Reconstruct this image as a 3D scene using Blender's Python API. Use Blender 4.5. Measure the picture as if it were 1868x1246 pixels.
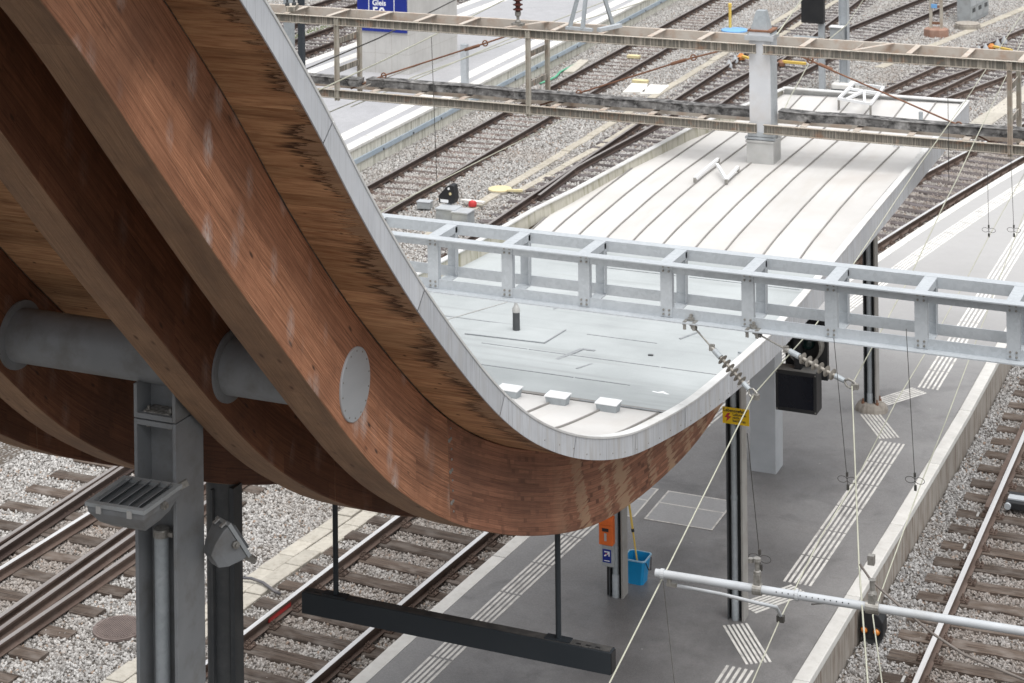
import bpy, math, random
import numpy as np
from mathutils import Vector, Matrix

for o in list(bpy.data.objects):
    bpy.data.objects.remove(o, do_unlink=True)
sc = bpy.context.scene
C = sc.collection
R = math.radians
random.seed(7)

# ---------------------------------------------------------------- camera
CAM_H = 12.87                      # camera height above the rail heads
YAW = R(23.5)                      # it looks 23.5 degrees to the left of the track direction (+Y)
ROLL = -.0105
FPX, PW, PH, YHOR = 3622., 1868., 1246., -579.
cam_d = bpy.data.cameras.new('camera')
cam = bpy.data.objects.new('camera', cam_d)
C.objects.link(cam)
cam_d.sensor_fit = 'HORIZONTAL'
cam_d.sensor_width = 36
cam_d.lens = FPX / PW * 36
cam_d.shift_y = -(PH / 2 - YHOR) / PW
cam_d.shift_x = (PH / 2 - YHOR) * math.sin(-ROLL) / PW
cam_d.clip_start = .1
cam_d.clip_end = 1000
cam_d.dof.use_dof = True
cam_d.dof.focus_distance = 17
cam_d.dof.aperture_fstop = 6.3
cam.matrix_world = Matrix.Translation((0, 0, CAM_H)) @ Matrix.Rotation(YAW, 4, 'Z') @ Matrix.Rotation(R(90), 4, 'X') @ Matrix.Rotation(ROLL, 4, 'Z')
sc.camera = cam

# ---------------------------------------------------------------- light: bright overcast
SUN_EL, SUN_AZ = R(72), R(138)
w = bpy.data.worlds.new('World')
sc.world = w
w.use_nodes = True
nt = w.node_tree
nt.nodes.clear()
sky = nt.nodes.new('ShaderNodeTexSky')
sky.sky_type = 'NISHITA'
sky.sun_disc = False
sky.sun_elevation = SUN_EL
sky.sun_rotation = SUN_AZ
sky.air_density = 1.0
sky.dust_density = 3.0
hs = nt.nodes.new('ShaderNodeHueSaturation')
hs.inputs['Saturation'].default_value = .16
bg = nt.nodes.new('ShaderNodeBackground')
bg.inputs['Strength'].default_value = .075
wo = nt.nodes.new('ShaderNodeOutputWorld')
nt.links.new(sky.outputs[0], hs.inputs['Color'])
nt.links.new(hs.outputs[0], bg.inputs['Color'])
nt.links.new(bg.outputs[0], wo.inputs['Surface'])
sun_d = bpy.data.lights.new('sun', 'SUN')
sun_d.energy = 1.5
sun_d.angle = R(75)
sun_d.color = (1, .985, .965)
sun = bpy.data.objects.new('sun', sun_d)
C.objects.link(sun)
sdir = Vector((math.sin(SUN_AZ) * math.cos(SUN_EL), math.cos(SUN_AZ) * math.cos(SUN_EL), math.sin(SUN_EL)))
sun.rotation_euler = sdir.to_track_quat('Z', 'Y').to_euler()
sun.location = sdir * 60
sc.view_settings.view_transform = 'Standard'
sc.view_settings.look = 'None'
sc.view_settings.gamma = 1
sc.view_settings.exposure = 1.25
sc.render.engine = 'CYCLES'
sc.cycles.max_bounces = 8
sc.cycles.diffuse_bounces = 5

# ---------------------------------------------------------------- photo pixel -> direction -> point on a known plane
def ray(p):
    dx, dy = p[0] - PW / 2, p[1] - PH / 2
    c, s = math.cos(ROLL), math.sin(ROLL)
    x, y = dx * c + dy * s, -dx * s + dy * c
    a, b, u = x / FPX, 1., -(y - (YHOR - PH / 2)) / FPX
    return Vector((a * math.cos(YAW) - b * math.sin(YAW), a * math.sin(YAW) + b * math.cos(YAW), u))
O = Vector((0, 0, CAM_H))
def G(px, py, z=0.):               # on the horizontal plane z
    v = ray((px, py)); return O + v * ((z - CAM_H) / v.z)
def PX(px, py, x):                 # on the plane X = x
    v = ray((px, py)); return O + v * (x / v.x)
def PY(px, py, y):                 # on the plane Y = y
    v = ray((px, py)); return O + v * (y / v.y)

# ---------------------------------------------------------------- mesh builder
class MB:
    def __init__(s): s.v = []; s.f = []; s.m = []; s.uv = []; s.has = False
    def add(s, vs, fs, mi=0, uv=None):
        b = len(s.v); s.v += [tuple(q) for q in vs]
        for k, fc in enumerate(fs):
            s.f.append([b + i for i in fc]); s.m.append(mi)
            s.uv.append(uv[k] if uv else None)
        if uv: s.has = True
        return s
    def obox(s, o, ax, ay, az, mi=0):
        o, ax, ay, az = Vector(o), Vector(ax), Vector(ay), Vector(az)
        vs = [o, o + ax, o + ax + ay, o + ay, o + az, o + ax + az, o + ax + ay + az, o + ay + az]
        fs = [(3, 2, 1, 0), (4, 5, 6, 7), (0, 1, 5, 4), (1, 2, 6, 5), (2, 3, 7, 6), (3, 0, 4, 7)]
        if ax.cross(ay).dot(az) < 0: fs = [f[::-1] for f in fs]
        return s.add(vs, fs, mi)
    def box(s, c, d, rz=0, mi=0):
        ca, sa = math.cos(rz), math.sin(rz)
        ax, ay = Vector((ca, sa, 0)) * d[0], Vector((-sa, ca, 0)) * d[1]
        az = Vector((0, 0, d[2]))
        return s.obox(Vector(c) - ax / 2 - ay / 2 - az / 2, ax, ay, az, mi)
    def b2(s, x0, x1, y0, y1, z0, z1, mi=0):
        return s.obox((x0, y0, z0), (x1 - x0, 0, 0), (0, y1 - y0, 0), (0, 0, z1 - z0), mi)
    def beam(s, p, q, wd, h, up=(0, 0, 1), mi=0):
        p, q = Vector(p), Vector(q); t = (q - p).normalized()
        side = t.cross(Vector(up)).normalized(); u = side.cross(t).normalized()
        return s.obox(p - side * wd / 2 - u * h / 2, q - p, side * wd, u * h, mi)
    def tube(s, pts, r, n=8, caps=True, mi=0):
        pts = [Vector(p) for p in pts]; rs = r if isinstance(r, (list, tuple)) else [r] * len(pts)
        vs = []; ref = None
        for i, p in enumerate(pts):
            t = (pts[min(i + 1, len(pts) - 1)] - pts[max(i - 1, 0)]).normalized()
            if ref is None: ref = Vector((0, 0, 1)) if abs(t.z) < .9 else Vector((1, 0, 0))
            a = t.cross(ref).normalized(); b = a.cross(t).normalized(); ref = b
            for k in range(n):
                g = 2 * math.pi * k / n
                vs.append(p + (a * math.cos(g) + b * math.sin(g)) * rs[i])
        fs = []
        for i in range(len(pts) - 1):
            for k in range(n):
                k2 = (k + 1) % n
                fs.append((i * n + k, i * n + k2, (i + 1) * n + k2, (i + 1) * n + k))
        if caps:
            fs.append(tuple(range(n))[::-1]); fs.append(tuple((len(pts) - 1) * n + k for k in range(n)))
        return s.add(vs, fs, mi)
    def lathe(s, c, prof, n=16, mi=0, axis=(0, 0, 1)):
        c = Vector(c); ax = Vector(axis).normalized()
        return s.tube([c + ax * h for r, h in prof], [max(r, 1e-4) for r, h in prof], n, True, mi)
    def prism(s, poly, h0, h1, mi=0):
        n = len(poly)
        vs = [(x, y, h0) for x, y in poly] + [(x, y, h1) for x, y in poly]
        fs = [tuple(range(n))[::-1], tuple(range(n, 2 * n))] + [(i, (i + 1) % n, n + (i + 1) % n, n + i) for i in range(n)]
        a = sum(poly[i][0] * poly[(i + 1) % n][1] - poly[(i + 1) % n][0] * poly[i][1] for i in range(n))
        if a < 0: fs = [f[::-1] for f in fs]
        return s.add(vs, fs, mi)
    def loft(s, rings, closed=True, caps=True, mi=0):
        n = len(rings[0]); vs = [p for r_ in rings for p in r_]; fs = []
        for i in range(len(rings) - 1):
            for k in range(n if closed else n - 1):
                k2 = (k + 1) % n
                fs.append((i * n + k, i * n + k2, (i + 1) * n + k2, (i + 1) * n + k))
        if caps and closed:
            fs.append(tuple(range(n))[::-1]); fs.append(tuple((len(rings) - 1) * n + k for k in range(n)))
        return s.add(vs, fs, mi)
    def mesh(s, name, mats, smooth=False):
        me = bpy.data.meshes.new(name)
        me.from_pydata(s.v, [], s.f)
        for m_ in (mats if isinstance(mats, (list, tuple)) else [mats]): me.materials.append(m_)
        me.polygons.foreach_set('material_index', s.m)
        if s.has:
            ul = me.uv_layers.new(name='UVMap'); k = 0
            for pi, fc in enumerate(s.f):
                for j in range(len(fc)):
                    if s.uv[pi]: ul.data[k].uv = s.uv[pi][j]
                    k += 1
        if smooth: me.polygons.foreach_set('use_smooth', [True] * len(me.polygons))
        me.update()
        return me

def fixn(me):
    import bmesh
    bm = bmesh.new(); bm.from_mesh(me); bmesh.ops.recalc_face_normals(bm, faces=bm.faces); bm.to_mesh(me); bm.free()
    return me
def link(name, me, parent=None, loc=None, rot=None):
    o = bpy.data.objects.new(name, me); C.objects.link(o)
    if parent is not None:
        o.parent = parent
        if loc is None:                      # mesh written in world coordinates
            p = Vector((0, 0, 0)); q = parent
            while q is not None: p += q.location; q = q.parent
            o.location = -p
        else:
            o.location = loc
    elif loc is not None: o.location = loc
    if rot is not None: o.rotation_euler = rot
    return o
def tag(o, label=None, cat=None, group=None, kind=None):
    if label: o['label'] = label
    if cat: o['category'] = cat
    if group: o['group'] = group
    if kind: o['kind'] = kind
    return o
def thing(name, label, cat, loc=(0, 0, 0), group=None):
    o = bpy.data.objects.new(name, None); C.objects.link(o); o.location = loc; o.empty_display_size = .2
    return tag(o, label, cat, group)
def part(name, mb, mats, parent=None, smooth=False):
    return link(name, fixn(mb.mesh(name, mats, smooth)), parent)
def struct(name, mb, mats, parent=None, smooth=False):
    o = part(name, mb, mats, parent, smooth)
    if parent is None: o['kind'] = 'structure'
    return o
def smooth_by_angle(o, ang=40):
    o.data.polygons.foreach_set('use_smooth', [True] * len(o.data.polygons))
    try: o.data.set_sharp_from_angle(angle=R(ang))
    except Exception: pass
    return o
def bevel(o, wdt=.008, seg=2):
    m = o.modifiers.new('bevel', 'BEVEL'); m.width = wdt; m.segments = seg; m.limit_method = 'ANGLE'; return o
# ---------------------------------------------------------------- materials
class NT:
    def __init__(s, name):
        s.mat = bpy.data.materials.new(name); s.mat.use_nodes = True
        s.t = s.mat.node_tree; s.t.nodes.clear()
        s.out = s.n('ShaderNodeOutputMaterial'); s.b = s.n('ShaderNodeBsdfPrincipled')
        s.l(s.b.outputs[0], s.out.inputs['Surface'])
    def n(s, t, **k):
        x = s.t.nodes.new(t)
        for a, v in k.items(): setattr(x, a, v)
        return x
    def l(s, a, b): s.t.links.new(a, b)
    def val(s, inp, v):
        if hasattr(v, 'is_linked') or hasattr(v, 'links'): s.l(v, inp)
        else: inp.default_value = v
    def math(s, op, a, b=0., c=None, clamp=False):
        m = s.n('ShaderNodeMath', operation=op); m.use_clamp = clamp
        s.val(m.inputs[0], a); s.val(m.inputs[1], b)
        if c is not None: s.val(m.inputs[2], c)
        return m.outputs[0]
    def mix(s, f, a, b, mode='MIX'):
        m = s.n('ShaderNodeMix', data_type='RGBA', blend_type=mode)
        s.val(m.inputs[0], f)
        for i, v in ((6, a), (7, b)):
            if isinstance(v, tuple): m.inputs[i].default_value = (*v[:3], 1)
            else: s.l(v, m.inputs[i])
        return m.outputs[2]
    def ramp(s, f, e0, e1, lo=0., hi=1.):
        m = s.n('ShaderNodeMapRange'); m.clamp = True
        s.val(m.inputs[0], f)
        for i, v in ((1, e0), (2, e1), (3, lo), (4, hi)): s.val(m.inputs[i], v)
        return m.outputs[0]
    def coord(s, kind='Object', sc_=(1, 1, 1), off=None):
        tc = s.n('ShaderNodeTexCoord'); o = tc.outputs[kind]
        if off is not None:
            oi = s.n('ShaderNodeObjectInfo'); mm = s.math('MULTIPLY', oi.outputs['Random'], off)
            va = s.n('ShaderNodeVectorMath', operation='ADD'); s.l(o, va.inputs[0])
            cx = s.n('ShaderNodeCombineXYZ')
            for i in range(3): s.l(mm, cx.inputs[i])
            s.l(cx.outputs[0], va.inputs[1]); o = va.outputs[0]
        vm = s.n('ShaderNodeVectorMath', operation='MULTIPLY'); s.l(o, vm.inputs[0]); vm.inputs[1].default_value = sc_
        return vm.outputs[0]
    def noise(s, v, scale=5., detail=5., rough=.55, dist=0.):
        x = s.n('ShaderNodeTexNoise'); s.l(v, x.inputs['Vector'])
        x.inputs['Scale'].default_value = scale; x.inputs['Detail'].default_value = detail
        x.inputs['Roughness'].default_value = rough; x.inputs['Distortion'].default_value = dist
        return x.outputs['Fac']
    def vor(s, v, scale=5., feat='F1', out='Distance', rnd=1.):
        x = s.n('ShaderNodeTexVoronoi', feature=feat); s.l(v, x.inputs['Vector']); x.inputs['Scale'].default_value = scale
        x.inputs['Randomness'].default_value = rnd
        return x.outputs[out]
    def white(s, v):
        x = s.n('ShaderNodeTexWhiteNoise', noise_dimensions='3D'); s.l(v, x.inputs['Vector']); return x.outputs['Value']
    def sep(s, v):
        x = s.n('ShaderNodeSeparateXYZ'); s.l(v, x.inputs[0]); return x.outputs
    def comb(s, a, b, c=0.):
        x = s.n('ShaderNodeCombineXYZ')
        for i, v in enumerate((a, b, c)): s.val(x.inputs[i], v)
        return x.outputs[0]
    def rnd(s): return s.n('ShaderNodeObjectInfo').outputs['Random']
    def bump(s, h, strength=.4, dist=.01):
        b = s.n('ShaderNodeBump'); b.inputs['Strength'].default_value = strength; b.inputs['Distance'].default_value = dist
        s.l(h, b.inputs['Height']); s.l(b.outputs[0], s.b.inputs['Normal'])
    def done(s, col, rough=.7, metal=0., spec=.5):
        if isinstance(col, tuple): s.b.inputs['Base Color'].default_value = (*col[:3], 1)
        else: s.l(col, s.b.inputs['Base Color'])
        s.val(s.b.inputs['Roughness'], rough); s.val(s.b.inputs['Metallic'], metal)
        s.b.inputs['Specular IOR Level'].default_value = spec
        return s.mat

def M(name, c1, c2=None, rough=.7, metal=0., scale=6., bump=0., bscale=80., stretch=(1, 1, 1), rv=0., spec=.4, dirt=None, dirt_amt=.5, dscale=1.3, bd=.004):
    t = NT(name); v = t.coord('Object', stretch, 37.)
    col = t.mix(t.ramp(t.noise(v, scale), .35, .68), c1, c2 or tuple(x * .75 for x in c1))
    if dirt:
        d = t.ramp(t.noise(t.coord('Object', (1, 1, 1), 11.), dscale, 8, .65), .48, .72)
        col = t.mix(t.math('MULTIPLY', d, dirt_amt), col, dirt)
    if rv:
        col = t.mix(1., col, t.comb(*[t.ramp(t.rnd(), 0., 1., 1 - rv, 1 + rv)] * 3), 'MULTIPLY')
    if bump: t.bump(t.noise(t.coord('Object', stretch, 37.), bscale, 4), bump, bd)
    return t.done(col, rough, metal, spec)

MT = {}
MT['galv'] = None
def galvanised(name, base=(.45, .48, .505)):
    t = NT(name); v = t.coord('Object', (1, 1, 1), 13.)
    sp = t.vor(v, 28., 'F1', 'Color')
    g = t.sep(sp)[0]
    c = t.mix(t.ramp(g, 0, 1, 0, .5), base, tuple(x * .80 for x in base))
    c = t.mix(t.ramp(t.noise(v, 2.2, 8, .7), .5, .75, 0, .5), c, (.56, .585, .61))
    return t.done(c, t.ramp(g, 0, 1, .45, .62), .15)
MT['galv'] = galvanised('galvanised_steel')
MT['galv_dull'] = galvanised('weathered_galvanised_steel', (.34, .37, .39))
MT['steel_grey'] = M('grey_painted_steel', (.225, .235, .245), (.195, .205, .215), .48, .0, 3., .1, 160, rv=.04, dirt=(.12, .108, .095), dirt_amt=.6, dscale=3.2)
MT['steel_dark'] = M('dark_painted_steel', (.045, .05, .055), (.065, .068, .07), .55, 0, 5, .1, 90, stretch=(1, 1, .15), dirt=(.14, .14, .14), dirt_amt=.4, dscale=3)
MT['sign_dark'] = M('anthracite_painted_aluminium', (.021, .027, .033), (.025, .031, .037), .5, 0, 2, 0)
MT['sign_top'] = M('dusty_anthracite_aluminium', (.05, .05, .05), (.09, .085, .08), .8, 0, 8)
MT['black'] = M('black_plastic', (.015, .016, .018), (.022, .022, .024), .5, 0, 4, 0, dirt=(.06, .06, .06), dirt_amt=.3)
MT['black_glass'] = M('black_screen_glass', (.008, .009, .014), (.010, .011, .017), .18, 0, 4, 0)
MT['rubber'] = M('black_cable_sheath', (.03, .03, .03), (.05, .05, .05), .6)
MT['grey_cable'] = M('grey_cable_sheath', (.10, .10, .11), (.14, .13, .13), .6)
MT['light_grey'] = M('light_grey_painted_steel', (.44, .46, .48), (.38, .40, .42), .5, 0, 3, 0, dirt=(.25, .24, .22), dirt_amt=.4, dscale=2)
MT['mast_white'] = M('pale_grey_painted_mast', (.62, .63, .65), (.55, .56, .58), .55, 0, 2, 0, dirt=(.42, .36, .30), dirt_amt=.35, dscale=2)
MT['zinc'] = M('pale_zinc_sheet', (.50, .50, .49), (.41, .41, .40), .45, .2, 3, 0, dirt=(.34, .31, .27), dirt_amt=.4)
MT['white_frame'] = M('white_coated_aluminium', (.78, .79, .80), (.72, .73, .74), .4, 0, 3, 0)
MT['roof_seam'] = M('weathered_roof_seam', (.21, .20, .19), (.27, .26, .245), .7, 0, 4, 0)
MT['porcelain'] = M('brown_glazed_porcelain', (.07, .022, .018), (.09, .03, .022), .15, 0, 3, 0)
MT['insul_grey'] = M('grey_composite_insulator', (.26, .24, .21), (.32, .30, .27), .55, 0, 12, 0, dirt=(.10, .09, .08), dirt_amt=.5, dscale=14)
MT['fitting'] = M('zinc_plated_fitting', (.33, .32, .30), (.22, .21, .19), .45, .5, 30, 0)
MT['wire'] = M('copper_wire_with_pale_patina', (.44, .44, .36), (.36, .36, .29), .6, .1, 3, 0)
MT['jumper'] = M('brown_grey_cable_sheath', (.13, .112, .10), (.17, .15, .135), .6)
MT['dark_wire'] = M('dark_bronze_dropper_wire', (.05, .05, .045), (.07, .065, .06), .6, .2)
MT['rust'] = M('rusty_steel', (.16, .075, .045), (.26, .14, .09), .85, 0, 9, .2, 120, rv=.12)
MT['rail_rust'] = M('rusty_rail_steel', (.082, .056, .045), (.135, .096, .078), .75, .1, 4, .15, 90, stretch=(1, .25, 1), dirt=(.2, .17, .15), dirt_amt=.4, dscale=3)
MT['rail_dark'] = M('dark_worn_rail_steel', (.055, .038, .033), (.085, .06, .05), .6, .3, 4, .1, 90, stretch=(1, .25, 1))
MT['rail_shine'] = M('polished_rail_head', (.86, .86, .86), (.70, .69, .68), .3, .55, 2, 0, stretch=(8, .15, 1))
MT['rail_semi'] = M('dull_worn_rail_head', (.46, .43, .41), (.32, .28, .26), .42, .7, 2, 0, stretch=(6, .2, 1))
MT['fasten'] = M('rusty_rail_fastening', (.075, .052, .042), (.14, .10, .08), .85, 0, 30, .3, 200, rv=.2)
MT['orange'] = M('orange_painted_metal', (.78, .17, .03), (.70, .14, .025), .4, 0, 3, 0, dirt=(.45, .10, .03), dirt_amt=.3)
MT['yellow'] = M('yellow_paint', (.74, .52, .12), (.66, .45, .10), .5, 0, 3, 0, dirt=(.45, .33, .10), dirt_amt=.4)
MT['sign_yellow'] = M('yellow_enamel_sign', (.80, .52, .015), (.76, .48, .012), .4, 0, 3, 0)
MT['pale_yellow'] = M('sun_bleached_yellow_paint', (.68, .59, .33), (.58, .50, .30), .7, 0, 8, 0, dirt=(.45, .40, .30), dirt_amt=.5, dscale=5)
MT['blue_sign'] = M('blue_enamel_sign', (.012, .028, .24), (.010, .024, .21), .35, 0, 2, 0)
MT['blue_lid'] = M('bright_blue_paint', (.16, .36, .66), (.18, .38, .66), .5, 0, 6, 0)
MT['bucket_blue'] = M('sky_blue_plastic', (.015, .30, .62), (.014, .26, .55), .35, 0, 3, 0)
MT['bucket_rim'] = M('pale_blue_plastic_rim', (.35, .58, .74), (.30, .52, .70), .35, 0, 3, 0)
MT['white_paint'] = M('white_road_paint', (.80, .78, .74), (.66, .645, .61), .7, 0, 9, 0, dirt=(.30, .29, .28), dirt_amt=.75, dscale=5)
MT['white_print'] = M('white_print', (.82, .83, .84), (.80, .81, .82), .5)
MT['black_print'] = M('black_print', (.02, .02, .02), (.03, .03, .03), .5)
MT['red'] = M('red_paint', (.50, .045, .045), (.44, .04, .04), .5, 0, 5, 0)
MT['lamp_orange'] = M('orange_signal_lens', (.78, .30, .06), (.66, .22, .04), .12, 0, 4, 0, spec=.7)
MT['green_cable'] = M('green_cable_conduit', (.12, .42, .26), (.10, .36, .22), .5)
MT['grey_machine'] = M('grey_cast_cover', (.36, .38, .39), (.30, .32, .33), .6, 0, 4, .1, 60, dirt=(.22, .20, .18), dirt_amt=.5, dscale=4)
MT['aluminium'] = M('brushed_aluminium_plate', (.47, .49, .51), (.41, .43, .45), .42, .25, 4, 0, stretch=(1, .2, 1))
MT['manhole'] = M('rusty_cast_iron_cover', (.15, .12, .11), (.20, .16, .145), .75, .2, 8, .2, 60)
MT['grass'] = M('grass_blades', (.16, .20, .05), (.10, .15, .04), .8, 0, 9, 0, rv=.3)

def concrete(name, base, dark, streak=.5, scale=3.):
    t = NT(name); v = t.coord('Object', (1, 1, 1), 23.)
    c = t.mix(t.ramp(t.noise(v, scale, 8, .65), .3, .7), base, tuple(x * .82 for x in base))
    st = t.noise(t.coord('Object', (5, 5, .5), 3.), 2.5, 5, .6)
    c = t.mix(t.math('MULTIPLY', t.ramp(st, .48, .68), streak), c, dark)
    c = t.mix(t.ramp(t.noise(v, 130, 3), .62, .75, 0, .35), c, tuple(x * .6 for x in base))
    c = t.mix(1., c, t.comb(*[t.ramp(t.rnd(), 0., 1., .9, 1.06)] * 3), 'MULTIPLY')
    t.bump(t.noise(v, 70, 5), .25, .004)
    return t.done(c, .85, 0, .3)
MT['kerb'] = concrete('pale_concrete_kerb', (.70, .69, .66), (.46, .43, .385), .25)
MT['wall_conc'] = concrete('stained_concrete_wall', (.64, .63, .56), (.20, .19, .14), .75)
MT['wall_brown'] = concrete('brown_stained_concrete_edge', (.36, .33, .295), (.17, .125, .095), .95)
MT['block_conc'] = concrete('smooth_board_marked_concrete', (.56, .55, .53), (.43, .42, .40), .5, 1.5)
MT['slab'] = concrete('pale_sandy_concrete_slab', (.50, .47, .41), (.29, .26, .21), .5, 5.)
MT['trough'] = concrete('yellowish_concrete_trough_lid', (.40, .365, .30), (.58, .55, .50), .6, 2.)
MT['base_conc'] = concrete('rough_weathered_concrete', (.36, .33, .29), (.17, .14, .12), .7)
MT['white_slab'] = concrete('white_concrete_slab', (.72, .70, .66), (.55, .52, .47), .4)

def asphalt(name, base, worn, spots=.55, far_tone=None, stains=()):
    t = NT(name); v = t.coord('Object')
    big = t.noise(v, .35, 6, .6, .4)
    c = t.mix(t.ramp(big, .35, .65), base, worn)
    c = t.mix(t.ramp(t.noise(v, 9., 6, .7), .36, .66, 0, .38), c, tuple(x * .62 for x in base))
    c = t.mix(t.ramp(t.noise(v, 34., 4, .65), .42, .62, 0, .28), c, tuple(min(1., x * 1.45) for x in worn))
    blotch = t.ramp(t.noise(v, 1.1, 6, .62, .6), .54, .68)
    c = t.mix(t.math('MULTIPLY', blotch, spots), c, tuple(x * .50 for x in base))
    if far_tone:      # paler tone blended in towards the far platform end, noisy border
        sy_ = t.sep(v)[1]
        c = t.mix(t.ramp(t.math('ADD', sy_, t.math('MULTIPLY', t.noise(v, .3, 5, .6), 9.)), 35.5, 48., 0, .9), c, far_tone)
    for (sx_, sy2, sr_) in stains:      # greasy dirt with ragged borders
        dv_ = t.n('ShaderNodeVectorMath', operation='DISTANCE'); t.l(v, dv_.inputs[0]); dv_.inputs[1].default_value = (sx_, sy2, .35)
        e_ = t.math('ADD', dv_.outputs['Value'], t.math('MULTIPLY', t.math('SUBTRACT', t.noise(v, 2.6, 6, .65), .5), 1.5))
        c = t.mix(t.ramp(e_, sr_ * .2, sr_ * 1.45, .88, 0), c, (.045, .044, .045))
    fine = t.noise(v, 210, 2)
    c = t.mix(t.ramp(fine, .30, .72, -.0, .5), c, tuple(min(x * 1.7, 1) for x in worn))
    c = t.mix(t.ramp(t.vor(v, 160.), .0, .16, .55, 0), c, tuple(x * .45 for x in base))
    gum = t.ramp(t.vor(v, 1.9), .020, .034, .6, 0)
    c = t.mix(gum, c, (.5, .5, .48))
    t.bump(fine, .15, .0015)
    return t.done(c, t.ramp(t.noise(v, 2.3, 5), .3, .7, .40, .56), 0, .75)
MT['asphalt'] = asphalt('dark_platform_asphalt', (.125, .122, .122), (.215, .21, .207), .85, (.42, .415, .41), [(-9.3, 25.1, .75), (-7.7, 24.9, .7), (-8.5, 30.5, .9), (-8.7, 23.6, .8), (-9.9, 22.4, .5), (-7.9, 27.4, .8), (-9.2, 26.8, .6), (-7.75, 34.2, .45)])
MT['asphalt_far'] = asphalt('grey_platform_asphalt', (.25, .25, .26), (.33, .33, .34), .25)
MT['asphalt_box'] = asphalt('pale_marked_asphalt_field', (.29, .29, .29), (.36, .36, .36), .1)

# ballast
def stone(name='ballast_stone', k=1.):
    t = NT(name); r_ = t.rnd()
    v = t.coord('Object', (1, 1, 1), 91.)
    a = t.mix(t.ramp(r_, 0, .55), (.22, .208, .198), (.45, .44, .425))
    a = t.mix(t.ramp(r_, .55, .9), a, (.58, .57, .555))
    a = t.mix(t.ramp(r_, .95, .97), a, (.32, .235, .18))
    a = t.mix(t.ramp(t.noise(v, 30, 4), .4, .7, 0, .4), a, (.20, .18, .16))
    geo = t.n('ShaderNodeNewGeometry'); pos = geo.outputs['Position']
    rust = t.ramp(t.noise(pos, .45, 4, .6), .5, .68, 0, .35)
    a = t.mix(rust, a, (.30, .255, .215))
    if k != 1.: a = t.mix(1., a, (k, k * 1.01, k * 1.03), 'MULTIPLY')
    pp = t.sep(pos); yy = t.math('SUBTRACT', pp[1], 20.)
    xa = t.math('ADD', -13.5, t.math('ADD', t.math('MULTIPLY', yy, .03), t.math('MULTIPLY', t.math('MULTIPLY', yy, yy), .0026)))
    d1 = t.math('ABSOLUTE', t.math('SUBTRACT', pp[0], xa)); d2 = t.math('ABSOLUTE', t.math('ADD', pp[0], 4.7)); d3 = t.math('ADD', t.math('ABSOLUTE', t.math('ADD', pp[0], 18.2)), t.math('MAXIMUM', t.math('SUBTRACT', pp[1], 34.), 0.))
    dm = t.math('MINIMUM', t.math('MINIMUM', d1, d2), d3)
    dust = t.math('MULTIPLY', t.ramp(dm, .7, 1.35, .55, 0), t.ramp(t.noise(pos, 1.6, 4), .3, .6, .35, 1.))   # brake dust between the rails
    a = t.mix(dust, a, (.21, .165, .135))
    t.bump(t.noise(v, 60, 3), .3, .004)
    return t.done(a, .9, 0, .3)
MT['stone'] = stone()
MT['stone_grey'] = stone('dark_ballast_stone', .84)
def gravel_ground():
    t = NT('ballast_bed'); v = t.coord('Object')
    cc = t.vor(v, 17., 'F1', 'Color'); d = t.vor(v, 17., 'F1')
    g = t.sep(cc)[0]
    c = t.mix(g, (.26, .245, .23), (.60, .585, .565))
    c = t.mix(t.ramp(d, .25, .55), c, (.08, .07, .06))
    c = t.mix(t.ramp(t.noise(v, .5, 4), .45, .7, 0, .5), c, (.24, .19, .15))
    t.bump(t.ramp(d, 0, .6, 1, 0), 1., .05)
    return t.done(c, .92, 0, .2)
MT['gravel'] = gravel_ground()

# timber
def sleeper_wood(name, c1, c2, c3):
    t = NT(name); v = t.coord('Object', (.6, 14, 14), 50.)
    g = t.noise(v, 2.2, 8, .62, .3)
    c = t.mix(t.ramp(g, .3, .7), c1, c2)
    c = t.mix(t.ramp(t.noise(t.coord('Object', (.4, 30, 30), 9.), 3., 4), .52, .64, 0, .9), c, tuple(x * .3 for x in c1))
    c = t.mix(t.ramp(t.noise(t.coord('Object', (1.4, 3, 3), 71.), 2.2, 4), .45, .7, 0, .7), c, c3)
    c = t.mix(1., c, t.comb(*[t.ramp(t.rnd(), 0., 1., .72, 1.22)] * 3), 'MULTIPLY')
    t.bump(g, .6, .012)
    return t.done(c, .85, 0, .25)
MT['sleeper'] = sleeper_wood('weathered_oak_sleeper', (.056, .042, .034), (.135, .104, .084), (.185, .162, .145))
MT['sleeper_grey'] = sleeper_wood('grey_weathered_sleeper', (.065, .053, .050), (.125, .105, .102), (.19, .178, .185))
MT['sleeper_steel'] = M('rusty_steel_sleeper', (.085, .062, .055), (.145, .112, .10), .8, .1, 5, .1, 60, rv=.25, dirt=(.22, .195, .18), dirt_amt=.5, dscale=3)

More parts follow.
